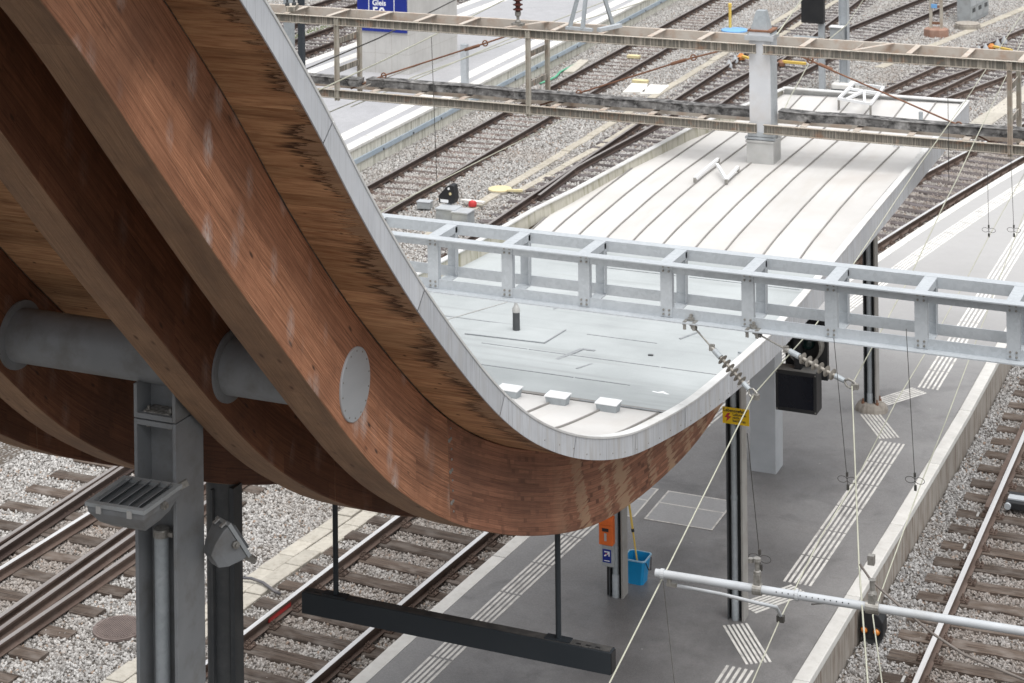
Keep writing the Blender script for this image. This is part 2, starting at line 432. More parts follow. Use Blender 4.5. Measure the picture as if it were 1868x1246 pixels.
def glulam(name, c1, c2, lam, piece, dark, knots=1., salt=0., grain=1., patches=0.):
    """laminated timber; UV: u = metres along the beam, v = metres across the laminations"""
    t = NT(name); uv = t.coord('UV')
    s = t.sep(uv); u, vv = s[0], s[1]
    row = t.math('FLOOR', t.math('DIVIDE', vv, lam))
    ro = t.white(t.comb(row, 3.3, 1.))
    uo = t.math('ADD', t.math('DIVIDE', u, piece), t.math('MULTIPLY', ro, 7.3))
    cell = t.white(t.comb(row, t.math('FLOOR', uo), 7.))
    gv = t.comb(t.math('ADD', t.math('MULTIPLY', u, 1.1), t.math('MULTIPLY', cell, 40.)), t.math('MULTIPLY', vv, 26.), t.math('MULTIPLY', row, 3.1))
    wob = t.noise(t.comb(t.math('MULTIPLY', u, 2.6), t.math('MULTIPLY', vv, 5.), cell), 1.3, 3)
    gv2 = t.comb(t.math('ADD', t.math('MULTIPLY', u, .9), t.math('MULTIPLY', cell, 40.)), t.math('ADD', t.math('MULTIPLY', vv, 95.), t.math('MULTIPLY', wob, 5.)), t.math('MULTIPLY', row, 3.1))
    g1 = t.noise(gv, 1.6, 6, .6); g2 = t.noise(gv2, 1.5, 5, .55)
    c = t.mix(t.ramp(g1, .3, .72), c1, c2)
    c = t.mix(t.ramp(g2, .50, .66, 0, .55 * grain), c, tuple(x * .45 for x in c1))
    c = t.mix(t.ramp(g2, .28, .40, .32 * grain, 0), c, tuple(min(1, x * 1.7) for x in c2))
    c = t.mix(1., c, t.comb(t.ramp(cell, 0, 1, .76, 1.2), t.ramp(cell, 0, 1, .73, 1.2), t.ramp(cell, 0, 1, .72, 1.18)), 'MULTIPLY')
    # glue lines and butt joints
    fr = t.math('FRACT', t.math('DIVIDE', vv, lam))
    edge = t.math('MINIMUM', fr, t.math('SUBTRACT', 1., fr))
    c = t.mix(t.ramp(edge, 0., .0030 / lam, .75, 0), c, tuple(x * .35 for x in c1))
    fu = t.math('FRACT', uo); eu = t.math('MINIMUM', fu, t.math('SUBTRACT', 1., fu))
    c = t.mix(t.ramp(eu, 0., .003 / piece, .45, 0), c, tuple(x * .35 for x in c1))
    # knots
    kd = t.vor(t.comb(t.math('MULTIPLY', u, 2.6), t.math('MULTIPLY', vv, 6.), row), 1.)
    c = t.mix(t.ramp(kd, .05, .13, .85 * knots, 0), c, dark)
    if patches:
        pr = t.math('FLOOR', t.math('DIVIDE', vv, .042)); po = t.white(t.comb(pr, 9., 2.))
        pc = t.white(t.comb(pr, t.math('FLOOR', t.math('ADD', t.math('DIVIDE', u, .085), t.math('MULTIPLY', po, 5.))), 4.))
        area = t.ramp(t.noise(uv, 1.3, 3), .42, .6)
        c = t.mix(t.math('MULTIPLY', t.math('MULTIPLY', t.ramp(pc, .86, .87), area), patches), c, tuple(x * .5 for x in c1))
    if salt:
        wv = t.coord('Object', (1, 2.9, 1.25))
        d = t.vor(wv, 1.7); ce = t.sep(t.vor(wv, 1.7, 'F1', 'Color'))[1]
        nz = t.noise(t.coord('Object', (1, 6, 2)), 9, 5)
        m_ = t.math('MULTIPLY', t.ramp(d, .05, .40, 1., 0), t.ramp(nz, .30, .55))
        m_ = t.math('MULTIPLY', m_, t.ramp(ce, .22, .30))
        c = t.mix(t.math('MULTIPLY', m_, salt), c, (.58, .50, .46))
    wea = t.noise(t.coord('Object', (1, .35, .35)), 2.1, 5, .6)
    c = t.mix(t.ramp(wea, .47, .70, 0, .55), c, dark)
    sm_ = t.noise(t.coord('Object', (1, 1.2, .5)), 7., 6, .7)
    c = t.mix(t.ramp(sm_, .5, .72, 0, .35), c, tuple(x * .55 for x in c1))
    t.bump(g2, .22, .004)
    return t, c
t_, c_ = glulam('larch_beam_side', (.28, .118, .064), (.485, .24, .14), .19, 7., (.085, .044, .029), 1.2, .75, 1.6)
MT['beam_side'] = t_.done(c_, .62, 0, .3)
t_, c_ = glulam('larch_beam_tail', (.255, .110, .066), (.385, .187, .116), .042, 1.9, (.085, .044, .029), .5, 0., 1.1, .95)
ov = t_.coord('Object')
s_ = t_.sep(ov)
# bare washed patches on the tail: ragged pale runs below the fascia
nz_ = t_.noise(t_.comb(t_.math('MULTIPLY', s_[1], 2.2), t_.math('MULTIPLY', s_[2], 28.), 0.), 1., 4, .6)
mk_ = t_.ramp(t_.math('ADD', t_.math('MULTIPLY', t_.noise(t_.comb(t_.math('ADD', t_.math('MULTIPLY', s_[1], .95), t_.math('MULTIPLY', s_[2], .35)), 0., 0.), 1.9, 2), .75), t_.math('MULTIPLY', nz_, .38)), .565, .60)
mk_ = t_.math('MULTIPLY', mk_, t_.ramp(s_[1], 17.2, 18.2))
c_ = t_.mix(t_.math('MULTIPLY', mk_, .9), c_, (.40, .265, .17))
MT['beam_tail'] = t_.done(c_, .65, 0, .3)
t_, c_ = glulam('shade_toned_beam_side', (.115, .046, .025), (.205, .090, .047), .16, .9, (.04, .022, .015), 1., .15, 1.2, .4)  # same wood as the outer beam, colour darkened for the shade between beams
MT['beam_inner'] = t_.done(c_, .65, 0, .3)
t_, c_ = glulam('pale_beam_underside', (.29, .172, .102), (.385, .248, .157), .40, 4.2, (.12, .065, .04), 1.2, 0., 1.)
MT['beam_under'] = t_.done(t_.mix(t_.ramp(t_.noise(t_.coord('Object', (1, .5, .5)), 5., 6, .65), .45, .7, 0, .45), c_, (.13, .085, .06)), .7, 0, .25)

def soffit():
    t = NT('water_stained_soffit_board'); v = t.coord('Object', (1, 1, 1), 0.)
    s = t.sep(v)
    r_ = t.rnd()
    gv = t.comb(t.math('ADD', t.math('MULTIPLY', s[0], 1.4), t.math('MULTIPLY', r_, 30.)), t.math('MULTIPLY', s[1], 17.), t.math('MULTIPLY', s[2], 17.))
    g = t.noise(gv, 2.0, 7, .62, .5)
    c = t.mix(t.ramp(g, .32, .68), (.32, .145, .070), (.58, .34, .18))
    c = t.mix(1., c, t.comb(t.ramp(r_, 0, 1, .78, 1.15), t.ramp(r_, 0, 1, .78, 1.18), t.ramp(r_, 0, 1, .76, 1.2)), 'MULTIPLY')
    # distance from the metal edge at X = -6.5, ragged along the boards
    d = t.math('SUBTRACT', -6.5, s[0])
    a1 = t.noise(t.comb(0., s[1], s[2]), 1.1, 4, .62)
    a2 = t.noise(t.comb(t.math('MULTIPLY', s[0], 1.1), t.math('MULTIPLY', s[1], 9.), t.math('MULTIPLY', s[2], 9.)), 2.0, 4, .72)
    a3 = t.noise(t.comb(t.math('MULTIPLY', s[0], .6), t.math('MULTIPLY', s[1], 30.), t.math('MULTIPLY', s[2], 30.)), 2.0, 3, .6)
    rag = t.math('ADD', t.math('MULTIPLY', t.math('SUBTRACT', a2, .5), .60), t.math('MULTIPLY', t.math('SUBTRACT', a3, .5), .40))
    lim = t.math('ADD', t.math('MULTIPLY', t.math('SUBTRACT', a1, .5), .70), t.math('ADD', .10, rag))
    dd = t.math('SUBTRACT', d, lim)
    a5 = t.noise(t.comb(0., s[1], s[2]), 2.3, 3, .6)
    bandw = t.ramp(a5, .38, .66, .012, .20)
    inb = t.math('MULTIPLY', t.ramp(dd, -.008, .006), t.ramp(t.math('DIVIDE', dd, bandw), .25, 1.2, 1, 0))
    inb = t.math('MULTIPLY', inb, t.ramp(a3, .30, .5, .45, 1.))
    bleached = t.ramp(dd, -.012, .006, 1, 0)
    c = t.mix(t.math('MULTIPLY', bleached, .6), c, (.30, .205, .135))
    c = t.mix(t.math('MULTIPLY', inb, .94), c, (.034, .016, .010))
    # long brown runs and dark knots
    st = t.noise(t.comb(t.math('MULTIPLY', s[0], .8), t.math('MULTIPLY', s[1], 6.), t.math('MULTIPLY', s[2], 6.)), 1.5, 5, .65)
    c = t.mix(t.ramp(st, .54, .70, 0, .6), c, (.10, .038, .018))
    kn = t.vor(t.comb(t.math('MULTIPLY', s[0], 4.), t.math('MULTIPLY', s[1], 5.), t.math('MULTIPLY', s[2], 5.)), 1.1)
    c = t.mix(t.ramp(kn, .05, .10, .8, 0), c, (.05, .024, .014))
    t.bump(g, .3, .004)
    return t.done(c, .7, 0, .25)
MT['soffit'] = soffit()

def fascia():
    t = NT('streaked_zinc_fascia'); uv = t.coord('UV'); s = t.sep(uv)
    base = t.mix(t.ramp(t.noise(uv, 1.4, 5), .35, .65), (.56, .58, .61), (.49, .508, .535))
    oc = t.sep(t.coord('Object'))
    f1 = t.noise(t.comb(t.math('MULTIPLY', oc[1], 62.), t.math('MULTIPLY', oc[2], 1.5), 0.), 1., 4, .65)
    k = t.math('ADD', t.math('MULTIPLY', t.noise(t.comb(t.math('MULTIPLY', s[0], .55), 0., 0.), 1.6, 2), .75), t.ramp(oc[1], 11.5, 16., -.06, .16))
    amt = t.math('MULTIPLY', t.ramp(f1, .50, .64), t.ramp(k, .30, .56, .22, .85))
    c = t.mix(amt, base, (.30, .305, .315))
    f2 = t.noise(t.comb(t.math('MULTIPLY', oc[1], 9.), t.math('MULTIPLY', oc[2], .8), 3.), 1., 4, .6)
    c = t.mix(t.math('MULTIPLY', t.ramp(f2, .48, .66), t.ramp(oc[1], 12., 16.5, .12, .75)), c, (.42, .41, .395))
    c = t.mix(1., c, t.comb(*[t.ramp(t.rnd(), 0., 1., .88, 1.08)] * 3), 'MULTIPLY')
    return t.done(c, .5, .08, .4)
MT['fascia'] = fascia()
def roofwhite():
    t = NT('white_roof_sheet'); v = t.coord('Object')
    c = t.mix(t.ramp(t.noise(v, .8, 6, .6), .35, .7), (.595, .583, .568), (.515, .503, .485))
    c = t.mix(t.ramp(t.noise(t.coord('Object', (1.5, .25, 1)), 2.2, 6, .62), .52, .72, 0, .6), c, (.50, .475, .44))
    c = t.mix(t.ramp(t.noise(v, .45, 4, .6), .60, .76, 0, .5), c, (.45, .405, .365))
    c = t.mix(1., c, t.comb(*[t.ramp(t.rnd(), 0., 1., .95, 1.03)] * 3), 'MULTIPLY')
    t.bump(t.noise(v, 1.6, 3), .22, .03)
    return t.done(c, .42, .0, .45)
MT['roof_white'] = roofwhite()
MT['roof_edge'] = M('pale_roof_edge_flashing', (.66, .665, .66), (.58, .58, .57), .5, .1, 3, 0, dirt=(.40, .38, .34), dirt_amt=.5, dscale=2)
MT['upstand'] = concrete('lichen_stained_upstand', (.52, .50, .43), (.20, .19, .11), .7)
def bitumen():
    t = NT('grey_mineral_bitumen'); v = t.coord('Object')
    c = t.mix(t.ramp(t.noise(v, .9, 6, .6), .35, .65), (.41, .435, .44), (.33, .352, .357))
    c = t.mix(t.ramp(t.noise(v, 190, 2), .45, .72, 0, .5), c, (.46, .49, .495))
    c = t.mix(t.ramp(t.noise(t.coord('Object', (.15, 2.4, 1)), 2., 5), .54, .7, 0, .35), c, (.24, .25, .25))
    c = t.mix(1., c, t.comb(*[t.ramp(t.rnd(), 0., 1., .94, 1.04)] * 3), 'MULTIPLY')
    t.bump(t.noise(v, 150, 3), .4, .003)
    return t.done(c, .95, 0, .12)
MT['bitumen'] = bitumen()
MT['bit_dark'] = M('dark_bitumen_seam', (.22, .235, .245), (.30, .31, .32), .8, 0, 20, .2, 120)

def gantry_paint():
    """cream paint flaked to rust, with close dark runs down the channel webs"""
    t = NT('flaking_cream_gantry_paint'); v = t.coord('Object', (1, 1, 1), 0.)
    s = t.sep(v)
    c = t.mix(t.ramp(t.noise(v, 3., 6), .35, .65), (.46, .425, .37), (.39, .345, .29))
    run = t.noise(t.comb(t.math('MULTIPLY', s[0], 42.), t.math('MULTIPLY', s[1], 20.), t.math('MULTIPLY', s[2], 1.2)), 1., 3, .6)
    geo = t.n('ShaderNodeNewGeometry'); nz = t.math('ABSOLUTE', t.sep(geo.outputs['Normal'])[2])
    vert = t.ramp(nz, .3, .6, 1, 0)
    c = t.mix(t.math('MULTIPLY', t.ramp(run, .36, .52), t.math('MULTIPLY', vert, .84)), c, (.12, .115, .10))
    c = t.mix(t.ramp(t.noise(v, 5.5, 6, .65), .56, .70, 0, .6), c, (.36, .20, .12))
    return t.done(c, .75, 0, .3)
MT['gantry_old'] = gantry_paint()
MT['gantry_clean'] = M('faded_cream_gantry_paint', (.49, .45, .40), (.43, .375, .32), .75, 0, 4, 0, dirt=(.36, .20, .12), dirt_amt=.55, dscale=5)
MT['gantry_post'] = M('cream_painted_post', (.46, .43, .37), (.36, .34, .29), .7, 0, 6, 0, stretch=(1, 1, .3), dirt=(.28, .14, .08), dirt_amt=.5, dscale=3)
MT['duct'] = M('tarred_weathered_cable_duct', (.035, .034, .034), (.22, .215, .21), .85, 0, 6., .5, 40, stretch=(1, 1, 1.6), dirt=(.48, .47, .46), dirt_amt=.75, dscale=9)
# ---------------------------------------------------------------- ground, ballast, platforms
def interp(xs, ys, x): return float(np.interp(x, xs, ys))
def ax_right(Y): return -12.75 + .03 * (Y - 20) + .0026 * (Y - 20) ** 2 if Y > 14.2 else -12.8349   # right rail of the curved platform track
def platL(Y): return ax_right(Y) + .84
def platR(Y): return interp([5, 24.7, 30.2, 34, 60], [-6.62, -6.52, -6.40, -6.34, -6.30], Y)
PZ = .35

mb = MB(); mb.b2(-90, 60, -20, 160, -1.0, -.42)
struct('ground', mb, MT['gravel'])

# ballast: a bed sheet per area carrying loose stones
def stone_mesh(seed, mat='stone'):
    rn = random.Random(seed)
    import bmesh
    bm = bmesh.new(); bmesh.ops.create_icosphere(bm, subdivisions=1, radius=1)
    for v in bm.verts:
        k = rn.uniform(.72, 1.12); v.co *= k
    # cut a few flat facets
    for _ in range(4):
        d = Vector((rn.gauss(0, 1), rn.gauss(0, 1), rn.gauss(0, 1))).normalized(); h = rn.uniform(.5, .75)
        for v in bm.verts:
            a = v.co.dot(d)
            if a > h: v.co -= d * (a - h)
    sx, sy, sz = rn.uniform(.85, 1.25), rn.uniform(.7, 1.), rn.uniform(.55, .85)
    for v in bm.verts: v.co = Vector((v.co.x * sx, v.co.y * sy, v.co.z * sz))
    me = bpy.data.meshes.new('ballast_stone'); bm.to_mesh(me); bm.free(); me.materials.append(MT[mat])
    return me
stone_col = bpy.data.collections.new('ballast_stones')
for i in range(6):
    stone_col.objects.link(bpy.data.objects.new('ballast_stone', stone_mesh(i)))

dark_col = bpy.data.collections.new('dark_ballast_stones')
for i in range(6):
    dark_col.objects.link(bpy.data.objects.new('ballast_stone', stone_mesh(i + 30, 'stone_grey')))

def scatter(o, density, smin, smax, seed):
    g = bpy.data.node_groups.new('scatter_stones', 'GeometryNodeTree')
    g.interface.new_socket('Geometry', in_out='INPUT', socket_type='NodeSocketGeometry')
    g.interface.new_socket('Geometry', in_out='OUTPUT', socket_type='NodeSocketGeometry')
    n = g.nodes; L = g.links.new
    gi, go = n.new('NodeGroupInput'), n.new('NodeGroupOutput')
    d = n.new('GeometryNodeDistributePointsOnFaces'); d.inputs['Density'].default_value = density; d.inputs['Seed'].default_value = seed
    ci = n.new('GeometryNodeCollectionInfo'); ci.inputs['Collection'].default_value = dark_col if seed == 2 else stone_col
    ci.inputs['Separate Children'].default_value = True; ci.inputs['Reset Children'].default_value = True
    ip = n.new('GeometryNodeInstanceOnPoints'); ip.inputs['Pick Instance'].default_value = True
    rr = n.new('FunctionNodeRandomValue'); rr.data_type = 'FLOAT_VECTOR'
    rr.inputs[0].default_value = (0, 0, 0); rr.inputs[1].default_value = (6.28, 6.28, 6.28)
    rs = n.new('FunctionNodeRandomValue'); rs.data_type = 'FLOAT'; rs.inputs[2].default_value = smin; rs.inputs[3].default_value = smax
    ro = n.new('FunctionNodeRandomValue'); ro.data_type = 'FLOAT_VECTOR'
    ro.inputs[0].default_value = (0, 0, -.015); ro.inputs[1].default_value = (0, 0, .022); ro.inputs['Seed'].default_value = 5
    sp = n.new('GeometryNodeSetPosition')
    jn = n.new('GeometryNodeJoinGeometry')
    L(gi.outputs[0], d.inputs['Mesh']); L(d.outputs['Points'], sp.inputs['Geometry']); L(ro.outputs[0], sp.inputs['Offset'])
    L(sp.outputs[0], ip.inputs['Points']); L(ci.outputs[0], ip.inputs['Instance'])
    L(rr.outputs[0], ip.inputs['Rotation']); L(rs.outputs[1], ip.inputs['Scale'])
    L(gi.outputs[0], jn.inputs[0]); L(ip.outputs[0], jn.inputs[0]); L(jn.outputs[0], go.inputs[0])
    m = o.modifiers.new('stones', 'NODES'); m.node_group = g

def ballast(label, strips, z, density, smin, smax, seed):
    mb = MB()
    for (x0, x1, y0, y1, dy) in strips:
        ys = np.arange(y0, y1 - 1e-6, dy)
        for y in ys:
            y2 = min(y + dy, y1)
            a0 = x0(y) if callable(x0) else x0; a1 = x1(y) if callable(x1) else x1
            b0 = x0(y2) if callable(x0) else x0; b1 = x1(y2) if callable(x1) else x1
            mb.add([(a0, y, z), (a1, y, z), (b1, y2, z), (b0, y2, z)], [(0, 1, 2, 3)])
    o = link('ballast', mb.mesh('ballast', MT['gravel']))
    tag(o, label, 'ballast', kind='stuff')
    scatter(o, density, smin, smax, seed)
    return o
BZ = -.228
ballast('pale crushed stone ballast around the left tracks under the timber canopy', [(-21.2, lambda y: platL(y) - .02, 19.5, 33, 2.)], BZ + .012, 1000, .021, .036, 1)
ballast('grey ballast between platform edge wall and right hand track', [(lambda y: platR(y) + .02, -3.2, 21, 42, 2.)], BZ + .01, 950, .021, .037, 2)
ballast('pale ballast around the far tracks and cable troughs', [(lambda y: -25.0 - .036 * (y - 46.7), -10.6, 38, 52, 2.), (lambda y: -25.0 - .036 * (y - 46.7), lambda y: platL(y) + .2, 52, 62, 2.), (-26.4, -4, 62, 96, 4.)], BZ + .028, 480, .024, .040, 3)
ballast('ballast beside the curved platform track in the distance', [(lambda y: platL(y) - 2.9, lambda y: platL(y) - .02, 33, 64, 2.)], BZ + .024, 600, .023, .037, 4)
ballast('ballast beyond the far concrete platform', [(-47, -32.3, 50, 90, 4.)], BZ + .02, 220, .030, .048, 5)

# main island platform
def strip(fl, fr, y0, y1, dy, z, th):
    ys = list(np.arange(y0, y1, dy)) + [y1]; mb = MB()
    top = []
    for y in ys: top.append(((fl(y), y), (fr(y), y)))
    for a, b in zip(top[:-1], top[1:]):
        mb.prism([a[0], a[1], b[1], b[0]], z - th, z)
    return mb
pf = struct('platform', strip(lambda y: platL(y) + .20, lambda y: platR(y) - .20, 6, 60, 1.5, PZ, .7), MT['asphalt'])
# edge stones, one by one
k = 0
y = 8.
edge = struct('platform_edge', strip(lambda y: platL(y) + .03, lambda y: platL(y) + .199, 6, 60, 1.5, PZ - .05, .5), MT['wall_brown'])
while y < 60:
    y2 = y + 1.98
    mb = MB(); n_ = 2
    for j in range(n_):
        a, b = y + (y2 - y) * j / n_, y + (y2 - y) * (j + 1) / n_
        mb.prism([(platL(a), a), (platL(a) + .197, a), (platL(b) + .197, b), (platL(b), b)], PZ - .048, PZ + .004)
    part('edge_stone', mb, MT['kerb'], edge); y += 2.0
edge2 = struct('platform_edge_wall', strip(lambda y: platR(y) - .199, lambda y: platR(y) - .03, 6, 45, 1.5, PZ - .05, .7), MT['wall_brown'])
y = 9.2
while y < 45:
    y2 = y + 2.49
    mb = MB()
    mb.prism([(platR(y) - .197, y), (platR(y), y), (platR(y2), y2), (platR(y2) - .197, y2)], PZ - .10, PZ + .006)
    bevel(part('edge_stone', mb, MT['kerb'], edge2), .012)
    mb = MB(); mb.prism([(platR(y) - .028, y), (platR(y) - .008, y), (platR(y2) - .008, y2), (platR(y2) - .028, y2)], -.3, PZ - .102)
    part('wall_panel', mb, MT['wall_brown'], edge2)
    y += 2.5

# tactile guidance strips: each length of parallel ribs is one piece
LZ = PZ + .004
def ribs(parent, p0, p1, width, n, wid=.030, skew=0.):
    p0, p1 = Vector((*p0, 0)), Vector((*p1, 0)); t = (p1 - p0).normalized(); s = Vector((t.y, -t.x, 0))
    mb = MB()
    for i in range(n):
        o = s * (-width / 2 + (width - wid) * i / (n - 1)) + t * (skew * (i / (n - 1) - .5))
        mb.obox(p0 + o + Vector((0, 0, PZ)), p1 - p0, s * wid, (0, 0, .006))
    return part('marking_ribs', mb, MT['white_paint'], parent)
sl = MB(); sl.b2(-11.0, -10.99, 10, 10.01, PZ, PZ + .001)
gl = struct('tactile_strip', sl, MT['white_paint'])
def tacl(Y): return platL(Y) + .76
y = 12.
while y < 56:
    ribs(gl, (tacl(y) , y + .02), (tacl(y + 1.0), y + .98), .32, 5, .036)
    y += 1.0
sl = MB(); sl.b2(-7.0, -6.99, 10, 10.01, PZ, PZ + .001)
gr = struct('tactile_strip', sl, MT['white_paint'])
def tacr(Y): return platR(Y) - .90
y = 18.35
while y < 24.2:
    ribs(gr, (tacr(y), y + .02), (tacr(y + .98), y + .96), .36, 5, .036); y += .98
ribs(gr, (-7.24, 24.42), (-7.82, 25.30), .34, 6, .034)
ribs(gr, (-7.80, 25.80), (-7.30, 26.62), .34, 6, .034)
y = 26.75
while y < 32.2:
    ribs(gr, (tacr(y), y + .02), (tacr(y + .93), y + .91), .40, 6, .034); y += .93
ribs(gr, (-7.36, 32.48), (-7.90, 33.42), .34, 6, .034)
ribs(gr, (-7.86, 34.02), (-7.36, 34.86), .34, 6, .034)
y = 34.98
while y < 54:
    ribs(gr, (tacr(y), y + .02), (tacr(y + .98), y + .96), .36, 5, .036); y += .98

# two pale fields outlined in white on the asphalt
def field(x0, x1, y0, y1):
    mb = MB(); mb.b2(x0, x1, y0, y1, PZ - .01, PZ + .003)
    f_ = struct('pavement', mb, MT['asphalt_box'])
    lw = .028
    for a in ((x0, x1, y0, y0 + lw), (x0, x1, y1 - lw, y1), (x0, x0 + lw, y0 + lw, y1 - lw), (x1 - lw, x1, y0 + lw, y1 - lw), (x0 + lw, x1 - lw, y0 + (y1 - y0) * .57, y0 + (y1 - y0) * .57 + lw)):
        m2 = MB(); m2.b2(*a, PZ, PZ + .006); part('painted_line', m2, MT['white_paint'], f_)
field(-10.05, -8.98, 27.98, 29.1)
field(-11.1, -10.20, 27.98, 29.1)

# far left platform
WZ = .55
def wallx(Y): return -24.85 - .0364 * (Y - 46.5)
fp = struct('far_platform', strip(lambda y: -31.75, lambda y: wallx(y) - .30, 30, 110, 4, WZ, .9), MT['asphalt_far'])
mb = MB(); mb.add([(wallx(30) - 1.02, 30, WZ + .004), (wallx(30) - .60, 30, WZ + .004), (wallx(110) - .60, 110, WZ + .004), (wallx(110) - 1.02, 110, WZ + .004)], [(0, 1, 2, 3)])
part('painted_line', mb, MT['white_paint'], fp)
mb = MB(); mb.add([(-31.15, 30, WZ + .004), (-30.75, 30, WZ + .004), (-30.75, 110, WZ + .004), (-31.15, 110, WZ + .004)], [(0, 1, 2, 3)])
part('painted_line', mb, MT['white_paint'], fp)
wall = thing('platform_wall', 'pale streaked concrete retaining wall along the far platform with blue grey rail', 'wall', (wallx(60), 60, -.3))
part('wall_core', strip(lambda y: wallx(y) - .299, lambda y: wallx(y) - .05, 30, 110, 4, WZ - .06, 1.), MT['wall_conc'], wall)
y = 36.1
while y < 100:
    y2 = y + 1.97
    mb = MB(); mb.prism([(wallx(y) - .052, y), (wallx(y), y), (wallx(y2), y2), (wallx(y2) - .052, y2)], -.4, WZ - .061)
    part('wall_panel', mb, MT['wall_conc'], wall)
    if int((y - 36.1) / 2) % 2 == 0:
        y3 = y + 3.96
        mb = MB(); mb.prism([(wallx(y) - .30, y), (wallx(y) + .035, y), (wallx(y3) + .035, y3), (wallx(y3) - .30, y3)], WZ - .06, WZ + .012)
        part('coping_stone', mb, MT['kerb'], wall)
    y += 2.0
mb = MB()
for a in np.arange(36, 84, 6.):
    mb.obox((wallx(a) + .005, a, .10), (wallx(a + 6) - wallx(a), 6, 0), (.05, 0, 0), (0, 0, .13))
part('guard_rail', mb, M('blue_grey_rail_paint', (.30, .36, .42), (.36, .42, .47), .6, 0, 4, 0, dirt=(.5, .52, .53), dirt_amt=.4), wall)
mb = MB()
for a in np.arange(36.5, 84, 2.):
    mb.box((wallx(a) + .06, a, .135), (.03, .06, .06))
part('rail_bracket', mb, MT['steel_dark'], wall)
mb = MB(); mb.b2(-32.05, -31.7, 30, 110, -.4, WZ + .01)
struct('far_platform_kerb', mb, MT['kerb'])
# ---------------------------------------------------------------- tracks
RAILP = [(-.036, 0), (.036, 0), (.036, -.035), (.010, -.047), (.009, -.118), (.068, -.138), (.068, -.150), (-.068, -.150), (-.068, -.138), (-.009, -.118), (-.010, -.047), (-.036, -.035)]
def rail(parent, fx, y0, y1, body, head, dy=1.0, name='rail', rz=0.):
    ys = list(np.arange(y0, y1, dy)) + [y1]; rings = []
    for y in ys:
        s = (fx(y + .05) - fx(y - .05)) / .1; c = 1 / math.sqrt(1 + s * s)
        rings.append([(fx(y) + px_ * c, y - px_ * s * c, pz_ + rz) for px_, pz_ in RAILP])
    mb = MB(); n = len(RAILP); vs = [p for r_ in rings for p in r_]; b = 0
    fs = []; mi = []
    for i in range(len(rings) - 1):
        for k in range(n):
            k2 = (k + 1) % n
            fs.append((i * n + k, i * n + k2, (i + 1) * n + k2, (i + 1) * n + k)); mi.append(1 if k == 0 else 0)
    for f_, m_ in zip(fs, mi): mb.f.append(f_); mb.m.append(m_); mb.uv.append(None)
    mb.v = vs
    mb.f.append(tuple(range(n))); mb.m.append(0); mb.uv.append(None)
    return part(name, mb, [body, head], parent)

def wood_sleeper(seed, L=2.6):
    rn = random.Random(seed); nx = 7; rings = []
    for i in range(nx):
        x = -L / 2 + L * i / (nx - 1); w_ = .13 + rn.uniform(-.008, .008); z = rn.uniform(-.006, .006); e = .012 + (0.01 if i in (0, nx - 1) else 0)
        rings.append([(x, -w_, -.15), (x, w_, -.15), (x, w_, z - e), (x, w_ - .018, z), (x, -w_ + .018, z), (x, -w_, z - e)])
    mb = MB(); mb.loft(rings); return mb
def steel_sleeper(L=2.5):
    rings = []
    for i in range(9):
        t = i / 8; x = -L / 2 + L * t; dip = -.07 if i in (0, 8) else (0 if 1 < i < 7 else -.012)
        rings.append([(x, -.13, -.12 + dip), (x, .13, -.12 + dip), (x, .10, -.03 + dip), (x, .06, -.004 + dip), (x, -.06, -.004 + dip), (x, -.10, -.03 + dip)])
    mb = MB(); mb.loft(rings); return mb
SLW = [fixn(wood_sleeper(i).mesh('sleeper', MT['sleeper'])) for i in range(4)]
SLG = [fixn(wood_sleeper(i + 9).mesh('sleeper', MT['sleeper_grey'])) for i in range(4)]
SLX = [fixn(wood_sleeper(i + 19, 3.6).mesh('sleeper', MT['sleeper'])) for i in range(3)]
SLS = [fixn(steel_sleeper().mesh('sleeper', MT['sleeper_steel']))]
for me in SLS: me.polygons.foreach_set('use_smooth', [True] * len(me.polygons))
def fast_mesh(rich):
    mb = MB()
    mb.box((0, 0, .008), (.34, .165, .018))
    for sx in (-1, 1):
        mb.box((sx * .085, 0, .032), (.045, .13, .032))
        if rich:
            for sy in (-1, 1):
                mb.lathe((sx * .085, sy * .035, .045), [(.018, 0), (.018, .03), (.010, .031), (.010, .05)], 6)
                mb.lathe((sx * .145, sy * .055, .016), [(.022, 0), (.022, .02), (.013, .021), (.013, .035)], 6)
        else:
            mb.box((sx * .085, 0, .06), (.03, .05, .03))
    return fixn(mb.mesh('rail_fastening', MT['fasten']))
FAST, FASTL = fast_mesh(True), fast_mesh(False)

TAGM = fixn(MB().box((0, .0, .004), (.035, .17, .006)).mesh('number_tag', MT['zinc']))
def track(label, fc, y0, y1, kind, body, head, spacing=.6, rich=True, rails=True, ry=None, jitter=.02, gauge=1.507, group='railway tracks', tags=False):
    ym = (y0 + y1) / 2
    t = thing('railway_track', label, 'track', (fc(ym), ym, -.15), group)
    if rails:
        r0, r1 = ry or (y0, y1)
        rail(t, lambda y: fc(y) - gauge / 2, r0, r1, body, head); rail(t, lambda y: fc(y) + gauge / 2, r0, r1, body, head)
    y = y0; i = 0
    while y < y1:
        s = (fc(y + .05) - fc(y - .05)) / .1; a = -math.atan(s)
        me = random.choice(kind)
        loc = Vector((fc(y), y, -.160)) - t.location
        o = link('sleeper', me, t, loc, (0, random.uniform(-.006, .006), a + random.uniform(-.012, .012)))
        for sx in (-1, 1):
            link('rail_fastening', FAST if rich else FASTL, o, (sx * gauge / 2, 0, .004))
        if tags and random.random() < .55:
            link('number_tag', TAGM, o, (-.95 + random.uniform(-.05, .25), 0, .004))
        y += spacing + random.uniform(-jitter, jitter); i += 1
    return t
cA = lambda y: ax_right(y) - .7535
tA = track('curved track with bright polished rails on brown timber sleepers beside the platform', cA, 19.6, 33.4, SLW, MT['rail_rust'], MT['rail_shine'], ry=(12, 33.5))
